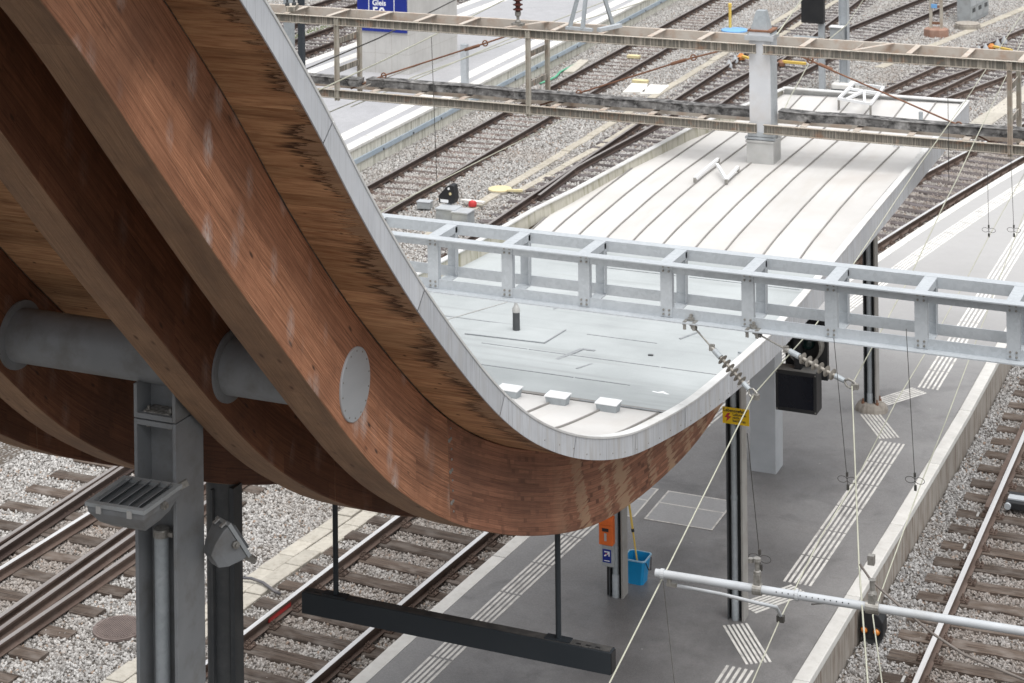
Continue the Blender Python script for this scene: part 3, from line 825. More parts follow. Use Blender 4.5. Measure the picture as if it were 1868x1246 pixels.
tA2 = track('curved track with bright rails on grey sleepers passing beyond the white canopy roof', cA, 39.6, 64, SLG, MT['rail_rust'], MT['rail_shine'], ry=(33.5, 64), rich=True)
# red paint mark on the rail web
p = G(521, 1115, -.05)
mb = MB(); sy = p.y; 
mb.obox((cA(sy - .28) - .7535 + .0705, sy - .28, -.139), (cA(sy + .28) - cA(sy - .28), .56, 0), (.004, 0, 0), (0, 0, .10))
mb2 = MB(); mb2.obox((cA(sy - .28) - .7535 + .0125, sy - .28, -.112), (cA(sy + .28) - cA(sy - .28), .56, 0), (.012, 0, 0), (0, 0, .060))
tag(part('paint_mark', mb2, MT['red'], tA), 'red paint mark on rail')
cR = lambda y: -5.45 + .7535 - .004 * (y - 25)
tR = track('straight track with polished rail on brown timber sleepers below the platform edge wall', cR, 21.4, 41, SLW, MT['rail_rust'], MT['rail_shine'], spacing=.62, ry=(15, 42), jitter=.03, tags=True)
mb = MB()
rail(tR, lambda y: cR(y) - .7535 - .085, 31.2, 42, MT['rail_rust'], MT['rail_rust'], name='guard_rail', rz=-.005)
cB = lambda y: -22.92 - .0255 * (y - 45)
tB = track('straight brown track on steel sleepers along the far platform wall', cB, 40.5, 90, SLS, MT['rail_dark'], MT['rail_semi'], spacing=.60, rich=False)
# double track pieces with points
cT = lambda y: interp([15, 24, 43, 57, 64, 72, 95], [-18.25, -18.31, -18.56, -18.95, -19.05, -19.40, -20.2], y)
tT = track('rusty track with points and tie plates beside the cable trough', cT, 40.8, 90, SLG, MT['rail_dark'], MT['rail_semi'], spacing=.62, rich=False)
rail(tT, lambda y: interp([46, 49.2, 54.5, 57.4, 63, 72.4, 79.4, 90], [-19.22, -19.42, -19.12, -19.15, -18.80, -17.74, -16.7, -15.0], y), 46, 90, MT['rail_dark'], MT['rail_semi'], name='switch_rail')
rail(tT, lambda y: interp([55, 62, 69.1, 79.5, 90], [-17.75, -17.33, -16.74, -15.19, -13.5], y), 55, 90, MT['rail_dark'], MT['rail_semi'], name='switch_rail')
for y in np.arange(62.5, 90, .62):                    # sleepers under the branch
    x = interp([63, 72.4, 79.4, 90], [-18.05, -17.0, -15.95, -14.2], y)
    link('sleeper', random.choice(SLG), tT, Vector((x, y, -.166)) - tT.location, (0, 0, -.14))
tL = track('weathered points with paired rails and tie bars under the timber canopy', lambda y: -18.30 - .012 * (y - 24), 20., 32.5, SLX, MT['rail_rust'], MT['rail_semi'], spacing=.66, ry=(14, 33))
tL_xs = [(-18.85, -18.93, 'rail_dark'), (-18.50, -18.42, 'rail_rust'), (-17.30, -17.34, 'rail_rust'), (-17.02, -16.96, 'rail_rust')]
for a, b, m_ in tL_xs:
    rail(tL, lambda y, a=a, b=b: a + (b - a) * (y - 22.5) / 3., 14, 33, MT[m_], MT['rail_shine'] if a == -18.50 else MT['rail_semi'], name='switch_rail')
# two tracks in the far right that merge
cQ = lambda y: interp([58, 61.85, 66.4, 69.5, 74.4, 95], [-13.95, -13.27, -12.46, -11.93, -10.95, -6.6], y)
track('rusty track with white point motors bending right behind the canopy end', cQ, 58.5, 90, SLG, MT['rail_rust'], MT['rail_semi'], rich=False)
cQ2 = lambda y: interp([56, 61.2, 66.5, 72, 90], [-14.0, -12.80, -11.28, -9.6, -4], y)
track('brown track curving to the right beside the lattice post', cQ2, 57, 76, SLG, MT['rail_rust'], MT['rail_semi'], rich=False)
# tracks left of the far platform
cC = lambda y: -35.05 - .01 * (y - 60)
track('dark track half hidden behind the concrete block on the far platform', cC, 52, 90, SLG, MT['rail_dark'], MT['rail_dark'], rich=False)
cC2 = lambda y: -38.2 - .01 * (y - 60)
track('dark track beyond the grass strip', cC2, 56, 90, SLG, MT['rail_dark'], MT['rail_dark'], rich=False)
# grass strip
mb = MB(); rn = random.Random(3)
for i in range(5000):
    y = rn.uniform(54, 90); x = -36.55 + rn.gauss(0, .16); h = rn.uniform(.04, .13); a = rn.uniform(0, 6.28); d = .02
    lx, ly = rn.uniform(-.05, .05), rn.uniform(-.05, .05)
    mb.add([(x - d * math.cos(a), y - d * math.sin(a), BZ), (x + d * math.cos(a), y + d * math.sin(a), BZ), (x + lx, y + ly, BZ + h)], [(0, 1, 2)])
tag(link('grass', mb.mesh('grass', MT['grass'])), 'green grass strip between the far rails', 'grass', kind='stuff')

# cable trough lids: pairs of pale slabs
def lids(name, label, fx, wd, y0, y1, ln, mat, rows=1, grp=None, z=-.15):
    t = thing(name, label, 'cable trough', (fx(y0), y0, z - .1), grp)
    y = y0; k = 0
    for r_ in range(rows):
        y = y0 + (ln * .5 if r_ else 0)
        while y < y1:
            y2 = y + ln - .014; j = random.uniform(-.012, .012)
            a, b = fx(y) + r_ * (wd + .014) + j, fx(y2) + r_ * (wd + .014) + j
            mb = MB(); dz = random.uniform(-.012, .012)
            mb.prism([(a, y), (a + wd, y), (b + wd, y2), (b, y2)], z - .12, z + dz)
            bevel(part('trough_lid', mb, mat, t), .008, 1); y += ln
    return t
lids('cable_trough', 'double row of pale sandy paving slabs along the curved track', lambda y: interp([20, 21.7, 25, 27.7, 30], [-15.38, -15.33, -15.20, -14.96, -14.75], y), .27, 20.2, 29.5, .52, MT['slab'], 2)
lids('cable_trough', 'yellowish concrete cable trough running from small signal to far gantry', lambda y: -20.62 - .012 * (y - 43), .26, 42.2, 84, 1.0, MT['trough'], 1)
lids('cable_trough', 'short yellowish cable trough ending at a round yellow lid', lambda y: interp([46.4, 52, 60], [-20.2, -20.02, -20.0], y), .22, 46.6, 84, 1.0, MT['trough'], 1)
lids('cable_trough', 'brown cable trough beside the end of white canopy roof', lambda y: -11.0 + .105 * (y - 57), .62, 57.3, 88, 1.5, MT['slab'], 1)
lids('cable_trough', 'cable trough passing the grey switch cabinet', lambda y: -14.2 + .19 * (y - 72), .34, 66, 92, 1.2, MT['trough'], 1)

# manhole cover in the ballast
p = G(217, 1145, -.16)
t = thing('manhole_cover', 'round ribbed brown iron cover in the ballast beside the steel column', 'manhole', p)
mb = MB(); mb.lathe(p + Vector((0, 0, -.03)), [(.36, 0), (.36, .035), (.33, .04), (.33, .03), (.325, .03)], 32); part('cover_frame', mb, MT['manhole'], t)
mb = MB(); mb.lathe(p + Vector((0, 0, -.02)), [(.322, 0), (.322, .035)], 32)
for i in range(-9, 10):
    h = math.sqrt(max(.0, .305 ** 2 - (i * .032) ** 2))
    mb.box((p.x + i * .032, p.y, p.z + .018), (.016, 2 * h, .012))
part('cover_plate', mb, MT['manhole'], t)
# grey hose lying over the slabs
mb = MB(); mb.tube([G(438, 1054, -.1), G(458, 1055, -.1), G(480, 1063, -.1), G(500, 1078, -.12), G(512, 1084, -.16)], .022, 8)
tag(part('cable', mb, MT['grey_cable'], None, True), 'grey hose lying across the paving slabs by the dark column', 'cable')
# ---------------------------------------------------------------- wave canopy: timber beams, soffit, metal edge, roof
KX = 6.5 / 7.5
SOF = [(-14., 13.5), (2., 13.5), (5.5, 13.5), (7., 13.3), (8.3, 12.85), (9.4, 12.15), (10.2, 11.43), (10.77, 10.89), (11.01, 10.64), (11.69, 9.92), (12.27, 9.2), (13.11, 8.31), (13.82, 7.66), (14.61, 6.98), (15.32, 6.50), (16.18, 6.06), (16.87, 5.78), (17.76, 5.49), (19.36, 5.2), (20.81, 5.02), (22.71, 4.88), (24.97, 4.86), (26.4, 4.9), (28., 4.95), (31.9, 5.03), (35.2, 5.08)]  # level stretch behind the camera is unseen, added to block sky light
LOW = [(-14., 12.6), (2., 12.6), (5.5, 12.55), (7., 12.35), (8.2, 11.95), (9., 11.48), (9.52, 11.05), (9.96, 10.62), (10.4, 10.12), (11.15, 9.31), (11.7, 8.72), (13.1, 7.31), (13.73, 6.72), (14.17, 6.38), (15.08, 5.8), (16.25, 5.24), (17.14, 4.89), (17.84, 4.65), (18.58, 4.45), (19.38, 4.32), (20.25, 4.23), (21.37, 4.17), (22.4, 4.24), (23.4, 4.48), (24.3, 4.80)]  # beam undersides follow the same unseen added stretch
def smooth_curve(pts, n, y_end=None):
    p = np.array([q for q in pts if y_end is None or q[0] <= y_end + 1e-6], float)
    # light smoothing on a dense resample
    d = np.r_[0, np.cumsum(np.hypot(*np.diff(p, axis=0).T))]
    s = np.linspace(0, d[-1], 700); q = np.c_[np.interp(s, d, p[:, 0]), np.interp(s, d, p[:, 1])]
    for _ in range(60):
        q[1:-1] = .25 * q[:-2] + .5 * q[1:-1] + .25 * q[2:]
    d = np.r_[0, np.cumsum(np.hypot(*np.diff(q, axis=0).T))]
    s = np.linspace(0, d[-1], n); return np.c_[np.interp(s, d, q[:, 0]), np.interp(s, d, q[:, 1])], s
SC, SS = smooth_curve(SOF, 900)
def sof_at(s):           # point and unit normal (up) on the soffit curve at arc length s
    y, z = np.interp(s, SS, SC[:, 0]), np.interp(s, SS, SC[:, 1])
    y1, z1 = np.interp(s + .05, SS, SC[:, 0]), np.interp(s + .05, SS, SC[:, 1]); y0, z0 = np.interp(s - .05, SS, SC[:, 0]), np.interp(s - .05, SS, SC[:, 1])
    t = np.array([y1 - y0, z1 - z0]); t /= np.linalg.norm(t)
    return np.array([y, z]), np.array([-t[1], t[0]])
def s_of_y(Y): return float(np.interp(Y, SC[:, 0], SS))
def sof_z(Y): return float(np.interp(Y, SC[:, 0], SC[:, 1]))
XF = -6.5
def xl(Y): return interp([-20, 13, 20, 23.7, 25.2, 26.5, 27.7, 31.7, 35.2], [-12.3, -12.22, -11.75, -11.44, -11.29, -11.18, -10.98, -10.55, -9.87], Y)

can = thing('platform_canopy', 'wave shaped platform canopy of curved timber beams with zinc edge and white seamed roof', 'canopy', (-9.3, 22, PZ))

# beams ------------------------------------------------------------------
N = 150
lo, _ = smooth_curve(LOW, N); hi, _ = smooth_curve(SOF, N, 24.3)
hi, _ = smooth_curve([q for q in SOF if q[0] < 24.2] + [(24.3, 4.82)], N)
cum = np.r_[0, np.cumsum(np.hypot(*np.diff((lo + hi) / 2, axis=0).T))]
JOINT = int(np.argmin(abs(lo[:, 0] - 15.12)))
BEAMS = [(-7.10, .35), (-8.19, .33), (-10.20, .34), (-11.30, .35)]
def beam_piece(xr, wd, i0, i1, outer):
    mb = MB(); x0, x1 = xr - wd, xr
    for i in range(i0, i1):
        a, b = lo[i], lo[i + 1]; c, d = hi[i], hi[i + 1]
        ha = float(np.hypot(*(c - a))); hb = float(np.hypot(*(d - b))); u0, u1 = cum[i], cum[i + 1]
        L = [(x1, *a), (x1, *b), (x1, *d), (x1, *c), (x0, *a), (x0, *b), (x0, *d), (x0, *c)]
        mb.add(L, [(0, 1, 2, 3)], 0, [[(u0, 0), (u1, 0), (u1, hb), (u0, ha)]])
        mb.add(L, [(5, 4, 7, 6)], 0, [[(u1, 0), (u0, 0), (u0, ha), (u1, hb)]])
        mb.add(L, [(4, 5, 1, 0)], 1, [[(u0, 0), (u1, 0), (u1, wd), (u0, wd)]])
        mb.add(L, [(3, 2, 6, 7)], 1, [[(u0, 0), (u1, 0), (u1, wd), (u0, wd)]])
    for i in (i0, i1):
        a, c = lo[i], hi[i]; h = float(np.hypot(*(c - a)))
        mb.add([(x0, *a), (x1, *a), (x1, *c), (x0, *c)], [(0, 1, 2, 3)], 1, [[(0, 0), (wd, 0), (wd, h), (0, h)]])
    return mb
for bi, (xr, wd) in enumerate(BEAMS):
    for i0, i1, nm in ((0, JOINT, 'main'), (JOINT, N - 1, 'tail')):
        mb = beam_piece(xr, wd, i0, i1, bi == 0)
        if nm == 'tail':                       # tiny open joint
            mb.v = [(x - (.003 if x > xr - .01 else -.003), y + .004, z) for x, y, z in mb.v]
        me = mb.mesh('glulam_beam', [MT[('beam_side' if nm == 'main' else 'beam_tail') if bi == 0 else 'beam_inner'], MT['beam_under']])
        import bmesh as _bm
        b_ = _bm.new(); b_.from_mesh(me); _bm.ops.remove_doubles(b_, verts=b_.verts, dist=1e-4); _bm.ops.recalc_face_normals(b_, faces=b_.faces); b_.to_mesh(me); b_.free()
        o = link('glulam_beam', me, can)
        if bi == 0: o['label'] = 'outer beam with pale salt stains' if nm == 'main' else 'outer beam end with washed bare patches'
        bevel(o, .012, 2)
# splice screws along the joint of the outer beam
mb = MB(); a, c = Vector((lo[JOINT][0], lo[JOINT][1])), Vector((hi[JOINT][0], hi[JOINT][1]))
for k in range(9):
    q = a.lerp(c, .08 + .1 * k); big = k % 3 == 1
    mb.lathe((-7.104, q.x + .055, q.y), [(.016 if big else .010, 0), (.013 if big else .008, .008)], 10, axis=(1, 0, 0))
    if big: mb.lathe((-7.104, q.x + .025, q.y - .005), [(.020, 0), (.016, .008)], 10, axis=(1, 0, 0))
part('splice_bolts', mb, MT['fitting'], can)
tube_c = PX(646, 701, -7.1)
TY, TZ = tube_c.y, tube_c.z
# round end plate on the outer beam with its screws
pl = MB(); prof = []
n = 48
ring = lambda x, r: [(x, TY + r * math.cos(2 * math.pi * k / n), TZ + r * 1.17 * math.sin(2 * math.pi * k / n)) for k in range(n)]
pl.loft([ring(-7.11, .238), ring(-7.088, .238), ring(-7.084, .233)])
po = part('end_plate', pl, MT['aluminium'], can)
sm = MB()
for k in range(14):
    g = 2 * math.pi * (k + .3) / 14
    sm.lathe((-7.085, TY + .213 * math.cos(g), TZ + .25 * math.sin(g)), [(.008, 0), (.006, .005)], 8, axis=(1, 0, 0))
part('plate_screws', sm, MT['fitting'], po)
# big cross tube in three lengths with flanges against the beams
TR = .216
def tube_len(x0, x1, f0, f1):
    mb = MB(); mb.tube([(x0, TY, TZ), (x1, TY, TZ)], TR, 40)
    o = part('cross_tube', mb, MT['steel_grey'], can); smooth_by_angle(o, 30)
    for x, s in ((x0, 1), (x1, -1)):
        if (s == 1 and f0) or (s == -1 and f1):
            m2 = MB(); m2.tube([(x, TY, TZ), (x + s * .022, TY, TZ)], TR + .06, 40)
            smooth_by_angle(part('flange', m2, MT['steel_grey'], o), 30)
tube_len(-8.188, -7.452, True, True)
tube_len(-10.198, -8.522, True, True)
tube_len(-11.298, -10.542, True, True)

# soffit boards -----------------------------------------------------------
def slab_s(s0, s1, x0, x1, off0, off1, mat, name, parent=can, gap=.003, seg=3, uv=False, right=None):
    mb = MB(); ss = np.linspace(s0 + gap, s1 - gap, seg + 1); rows = []
    for s in ss:
        p, nn = sof_at(s); a, b = p + nn * off0, p + nn * off1
        xa = x0(p[0]) if callable(x0) else x0; xb = x1(p[0]) if callable(x1) else x1
        rows.append([(xa, *a), (xb, *a), (xb, *b), (xa, *b)])
    mb.loft(rows)
    return part(name, mb, mat, parent)
s_top, s_16 = s_of_y(7.5), s_of_y(17.6)
slab_s(s_of_y(-13.8), s_top, -7.098, XF - .012, 0, .03, MT['soffit'], 'soffit_board', seg=20)
s = s_top
while s < s_16:
    wdt = random.choice((.14, .16, .18))
    slab_s(s, s + wdt, -7.1 + .002, XF - .012, .0 + random.uniform(0, .004), .03, MT['soffit'], 'soffit_board', seg=1, gap=.0012)
    s += wdt
for (xa, xb) in ((-8.188, -7.452), (-10.198, -8.522), (-11.298, -10.542)):
    slab_s(s_of_y(-13.8), s_of_y(5.), xa, xb, 0, .03, MT['soffit'], 'soffit_board', seg=12)
    s = s_of_y(5.)
    while s < s_16:
        slab_s(s, s + .45, xa, xb, 0, .03, MT['soffit'], 'soffit_board', seg=2, gap=.002); s += .45
slab_s(s_of_y(-13.8), s_16, xl, lambda y: -11.652, 0, .03, MT['soffit'], 'soffit_board', seg=30)
for (xa, xb) in ((-7.098, XF - .012), (-8.188, -7.452), (-10.198, -8.522), (-11.298, -10.542)):
    slab_s(s_16, s_of_y(24.29), xa, xb, 0, .03, MT['soffit'], 'soffit_board', seg=16)
slab_s(s_16, s_of_y(24.29), lambda y: xl(y) + .01, lambda y: min(-11.652, 0) if xl(y) < -11.66 else xl(y) + .02, 0, .03, MT['soffit'], 'soffit_board', seg=16)
slab_s(s_of_y(24.3), s_of_y(35.15), lambda y: xl(y) + .02, XF - .012, 0, .03, MT['soffit'], 'soffit_panel', seg=20)

# metal edge in lengths ----------------------------------------------------
def FHY(Y): return interp([15.5, 17.8, 19.7, 21., 23., 25.], [.175, .20, .22, .27, .30, .345], Y)
FH = .345
def edge_panels(xf, bounds, side, mat, label=None):
    for a, b in zip(bounds[:-1], bounds[1:]):
        s0, s1 = s_of_y(a) + .005, s_of_y(b) - .005
        n_ = max(3, int((s1 - s0) / .12)); mb = MB(); pts = []
        for s in np.linspace(s0, s1, n_ + 1):
            p, nn = sof_at(s); x = xf(p[0]) if callable(xf) else xf
            pts.append((s, x, p - nn * .006, p + nn * FHY(p[0])))
        for (sa, xa, pa, qa), (sb, xb, pb, qb) in zip(pts[:-1], pts[1:]):
            th = -.012 * side
            V8 = [(xa, *pa), (xb, *pb), (xb, *qb), (xa, *qa), (xa + th, *pa), (xb + th, *pb), (xb + th, *qb), (xa + th, *qa)]
            mb.add(V8, [(0, 1, 2, 3), (5, 4, 7, 6), (4, 5, 1, 0), (3, 2, 6, 7)], 0, [[(sa, 0), (sb, 0), (sb, FH), (sa, FH)]] * 4)
        o = part('fascia_panel', mb, mat, can)
        # folded cap on top of this length
        m2 = MB(); rows = []
        for (sa, xa, pa, qa) in pts:
            nn = (qa - pa) / np.linalg.norm(qa - pa)
            q0, q1 = qa - nn * .012, qa + nn * .006
            rows.append([(xa + side * .006, *q0), (xa + side * .006, *q1), (xa - side * .085, *(q1 + nn * .004)), (xa - side * .085, *(q0 + nn * .004))])
        m2.loft(rows)
        part('edge_cap', m2, MT['roof_edge'], o)
fb = [-13.8, -6., 0., 3., 6., 8.6, PX(590, 212, XF).y, PX(762, 520, XF).y, PX(912, 745, XF).y, PX(1046, 835, XF).y, PX(1158, 832, XF).y, PX(1250, 800, XF).y, PX(1335, 740, XF).y, 24.2, 26.6, 29., 31.4, 33.4, 35.2]
edge_panels(XF, fb, 1, MT['fascia'])
edge_panels(xl, [-13.8, -6, 0, 7, 11, 15, 18.5, 21, 23.7, 26.5, 29., 31.5, 33.4, 35.2], -1, MT['upstand'])
# screws along the lower border
mb = MB()
for Y in np.arange(15.6, 21.4, .33):
    p, nn = sof_at(s_of_y(Y)); q = p + nn * (.035 + random.uniform(0, .04))
    mb.lathe((XF - .001, *q), [(.008, 0), (.006, .005)], 8, axis=(1, 0, 0))
o = part('fascia_screws', mb, MT['fitting'], can)
# end closing at the far end
mb = MB(); ze = sof_z(35.2); mb.b2(xl(35.2) + .03, XF - .015, 35.19, 35.23, ze - .02, ze + FH)
part('fascia_panel', mb, MT['roof_edge'], can)
mb = MB(); mb.b2(xl(35.2) + .01, XF + .005, 35.10, 35.24, ze + FH + .002, ze + FH + .02)
part('edge_cap', mb, MT['roof_edge'], can)
# upstand strip inside the left edge
# roof coverings -----------------------------------------------------------
def roof_z(Y): return max(sof_z(Y) + .085 if Y < 26 else 0., interp([18.6, 20.2, 21., 22, 23., 25.2, 25.7, 26.5, 28., 29.5, 31., 32.6, 34., 35.2], [5.43, 5.21, 5.12, 5.045, 5.0, 4.985, 5.03, 5.11, 5.185, 5.225, 5.22, 5.21, 5.25, 5.345], Y))
seams = [-6.62, -7.06, -7.58, -8.12, -8.55, -9.03, -9.48, -9.88, -10.31, -10.72, -11.05]
xs_b = [XF - .016] + seams
def roof_strip(x0, x1, ys, zf, th, mat, name):
    mb = MB(); rows = []
    for y in ys:
        a, b = max(x0, xl(y) + .02), max(x1, xl(y) + .03)
        z = zf(y); za, zb = z + .022 * (a + 9), z + .022 * (b + 9); rows.append([(a, y, za - th), (b, y, zb - th), (b, y, zb), (a, y, za)])
    mb.loft(rows); return part(name, mb, mat, can)
far_ys = list(np.arange(25.62, 35.1, .35)) + [35.15]
for k in range(len(xs_b) - 1):
    x1, x0 = xs_b[k], xs_b[k + 1]
    ys = [y for y in far_ys if xl(y) < x1 - .03]
    if len(ys) < 3: continue
    roof_strip(x0 + .006, x1 - .006, ys, roof_z, .08, MT['roof_white'], 'roof_sheet')
    if x0 > xl(26.5):
        mb = MB(); rows = []
        for y in ys:
            if x0 < xl(y) + .06: continue
            z = roof_z(y) + .022 * (x0 + 9); rows.append([(x0 - .010, y, z - .03), (x0 + .010, y, z - .03), (x0 + .008, y, z + .022), (x0 - .008, y, z + .022)])
        mb.loft(rows); part('standing_seam', mb, MT['roof_seam'], can)
# near slope, same seams, climbing the wave above
YB = G(1018, 728, 5.30).y
s_a, s_b = s_of_y(-13.8), s_of_y(YB)
near_b = [XF - .016] + [-6.78 - .555 * k for k in range(10)]
for k in range(len(near_b)):
    x1 = near_b[k]; x0 = near_b[k + 1] if k + 1 < len(near_b) else -12.2
    slab_s(s_a, s_b, x0 + .006, x1 - .006, .035, .11, MT['roof_white'], 'roof_sheet', seg=110)
    mb = MB(); rows = []
    for s in np.linspace(s_a, s_b - .1, 110):
        p, nn = sof_at(s); a, b = p + nn * .09, p + nn * .128
        rows.append([(x0 - .010, *a), (x0 + .010, *a), (x0 + .008, *b), (x0 - .008, *b)])
    mb.loft(rows); part('standing_seam', mb, MT['roof_seam'], can)
# flat grey membrane in lapped lengths across
y = YB - .01; k = 0
while y < 25.6:
    y2 = min(y + .93, 25.68)
    mb = MB(); rows = []
    for yy, dz in ((y, .0), (y + .03, .0), (y2 + .06, .006)):
        z = roof_z(yy) + dz - .001 * k
        rows.append([(xl(yy) + .03, yy, z - .06), (XF - .018, yy, z - .06), (XF - .018, yy, z), (xl(yy) + .03, yy, z)])
    mb.loft(rows); bs = part('bitumen_sheet', mb, MT['bitumen'], can)
    mb = MB(); z = roof_z(y) + .0105 - .001 * k; rn = random.Random(k); xx = xl(y) + .05
    while xx < XF - .1:
        x2 = min(xx + rn.uniform(.5, 2.), XF - .05)
        if rn.random() < .75: mb.b2(xx, x2, y - .004 + rn.uniform(-.004, .004), y + .010, z - .01, z + .003)
        xx = x2 + .02
    part('lap_seam', mb, MT['bit_dark'], bs); y += .93; k += 1
# low lip between near sheet and membrane
zl = sof_z(YB) + .11; mb = MB(); mb.b2(xl(YB) + .04, XF - .02, YB - .01, YB + .05, zl - .12, zl + .012); part('roof_lip', mb, MT['roof_seam'], can)
# inner upstand of the left edge, seen from the right
mb = MB(); rows = []
for yy in np.arange(20.3, 35.1, .6):
    z = roof_z(yy); t_z = sof_z(yy) + FHY(yy) - .01
    rows.append([(xl(yy) + .031, yy, z - .05), (xl(yy) + .075, yy, z - .05), (xl(yy) + .06, yy, t_z), (xl(yy) + .031, yy, t_z)])
mb.loft(rows); part('edge_upstand', mb, MT['upstand'], can)
# dark repair seams on the membrane
for a, b, w_ in (((1016, 668), (1062, 642), .05), ((1062, 642), (1085, 645), .04), ((1010, 558), (1032, 548), .02), ((1052, 690), (1080, 676), .03), ((1240, 615), (1275, 600), .03)):
    p, q = G(*a, 5.05), G(*b, 5.05); p.z, q.z = roof_z(p.y) + .006, roof_z(q.y) + .006; mb = MB(); mb.beam(p, q, w_, .012)
    part('bitumen_patch', mb, MT['bit_dark'], can)
c4 = [G(848, 616, 5.04), G(993, 631, 5.05), G(1032, 604, 5.03), G(895, 592, 5.02)]
mb = MB(); mb.add([(p.x, p.y, roof_z(p.y) + .012) for p in c4], [(0, 1, 2, 3)]); part('bitumen_patch', mb, MT['bitumen'], can)
mb = MB()
for a, b in ((0, 1), (1, 2)):
    mb.beam((c4[a].x, c4[a].y, roof_z(c4[a].y) + .01), (c4[b].x, c4[b].y, roof_z(c4[b].y) + .01), .015, .012)
part('patch_border', mb, MT['bit_dark'], can)

# ---------------------------------------------------------------- things on the roof
p = G(942, 607, 5.03)
t = thing('vent_pipe', 'dark short pipe with pale cap standing on the flat grey roof', 'pipe', p)
mb = MB(); mb.lathe(p, [(.047, 0), (.045, .005), (.043, .25)], 20); smooth_by_angle(part('pipe_body', mb, MT['steel_dark'], t))
mb = MB(); mb.lathe(p + Vector((0, 0, .25)), [(.048, 0), (.048, .04), (.028, .075), (.020, .10), (.020, .14), (.028, .15), (.012, .17)], 16); smooth_by_angle(part('pipe_cap', mb, MT['zinc'], t))
mb = MB(); e = p + Vector((0, 0, .40)); mb.tube([e, PX(806, 586, -9.6) + Vector((0, 0, 0))], .006, 6)
tag(part('wire', mb, MT['zinc'], None), 'thin lightning wire from vent pipe to timber canopy edge', 'wire')
for i, (bx, by) in enumerate(((930, 728), (1018, 741), (1110, 754))):
    p = G(bx, by + 3, 5.31)
    lab = ('pale zinc cap box on the roof seam, the one half behind the canopy edge', 'pale zinc cap box on the middle roof seam', 'pale zinc cap box on the roof seam farthest from the timber beams')[i]
    t = thing('seam_cap_box', lab, 'roof cap', p, 'zinc boxes capping the roof seams')
    a, b, h = .115, .092, .13
    mb = MB(); mb.loft([[(p.x - b, p.y - b * .6, p.z - .02), (p.x + b, p.y - b * .6, p.z - .02), (p.x + b, p.y + b * .6, p.z - .02), (p.x - b, p.y + b * .6, p.z - .02)], [(p.x - a, p.y - a * .7, p.z + h), (p.x + a, p.y - a * .7, p.z + h), (p.x + a, p.y + a * .7, p.z + h), (p.x - a, p.y + a * .7, p.z + h)]])
    bevel(part('box_body', mb, MT['galv_dull'], t), .006)
    mb = MB(); mb.box((p.x, p.y, p.z + h + .006), (2 * a + .012, 1.4 * a + .012, .012)); part('box_lid', mb, MT['white_frame'], t)
# white crumpled strips left on the roof
for i, (a, b) in enumerate((((1166, 722), (1226, 726)), ((1176, 742), (1224, 752)))):
    pa, pb = G(*a, 5.16), G(*b, 5.18); mb = MB(); rn = random.Random(i)
    pts = [pa.lerp(pb, k / 7) + Vector((0, rn.uniform(-.03, .03), .012 + rn.uniform(0, .025))) for k in range(8)]
    mb.tube(pts, [.008, .03, .02, .035, .026, .032, .02, .008], 7)
    tag(part('cloth_strip', mb, MT['white_print'], None), ('thin white crumpled strip lying on the grey roof membrane', 'thicker white crumpled strip beside the last roof seam')[i], 'cloth')
p = G(1187, 651, 5.06); mb = MB(); mb.box((p.x, p.y, p.z + .015), (.06, .03, .025), .2)
tag(part('debris', mb, MT['steel_dark'], None), 'small dark fragment on the grey roof membrane', 'debris')
p = G(1354, 647, 5.06); mb = MB(); mb.beam(p + Vector((-.05, .03, .012)), p + Vector((.05, -.03, .02)), .03, .02)
tag(part('debris', mb, MT['galv_dull'], None), 'small metal offcut near the right roof edge', 'debris')

def frame(t, pts, bars, r=.022, mat='white_frame'):
    for a, b in bars:
        mb = MB(); mb.beam(pts[a], pts[b], r * 2, r * 2); part('frame_bar', mb, MT[mat], t)
# roof anchor frame by the far end
zr = roof_z(34.2)
c = [G(1530, 180, zr + .22), G(1588, 190, zr + .22), G(1612, 160, zr + .22), G(1558, 152, zr + .22)]
t = thing('roof_anchor_frame', 'white aluminium frame with cross bars clamped near the far roof end', 'roof frame', (c[0] + c[2]) / 2 - Vector((0, 0, .22)))
mid = c[3].lerp(c[2], .5).lerp(c[0].lerp(c[1], .5), .35)
frame(t, c + [mid, c[0].lerp(c[1], .22), c[0].lerp(c[1], .82), c[3].lerp(c[0], .35), c[2].lerp(c[1], .35)], [(0, 1), (1, 2), (2, 3), (3, 0), (4, 5), (4, 6), (7, 8)])
for q in c:
    mb = MB(); mb.box((q.x, q.y, q.z - .12), (.03, .05, .2)); part('clamp_foot', mb, MT['fitting'], t)
zr = roof_z(29.6)
c = [G(1268, 325, zr + .06), G(1310, 290, zr + .10), G(1325, 328, zr + .06), G(1346, 305, zr + .1), G(1308, 300, zr + .12)]
t = thing('roof_anchor_frame', 'flat white anchor bars clamped on the roof in front of the gantry mast', 'roof frame', c[0].lerp(c[3], .5) - Vector((0, 0, .08)))
frame(t, c, [(0, 1), (4, 2), (2, 3)], .02)
for q in (c[0], c[2], c[1], c[3]):
    mb = MB(); mb.box((q.x, q.y, q.z - .03), (.04, .06, .07)); part('clamp_foot', mb, MT['fitting'], t)
p = G(1640, 272, roof_z(31.5)); t = thing('roof_clamp', 'small pale clamp box on the roof seam below the old gantry beam', 'clamp', p)
mb = MB(); mb.box(p + Vector((0, 0, .06)), (.16, .12, .05), .3); part('clamp_body', mb, MT['white_frame'], t)
mb = MB(); mb.box(p + Vector((0, -.03, .015)), (.10, .06, .05), .3); part('clamp_foot', mb, MT['steel_dark'], t)
p = G(1680, 232, roof_z(33.)); t = thing('vent_pipe', 'slim plain grey pipe stub on the white roof near its end', 'pipe', p)
mb = MB(); mb.lathe(p, [(.036, -.02), (.036, .26), (.030, .262)], 14); smooth_by_angle(part('pipe_body', mb, MT['galv_dull'], t))
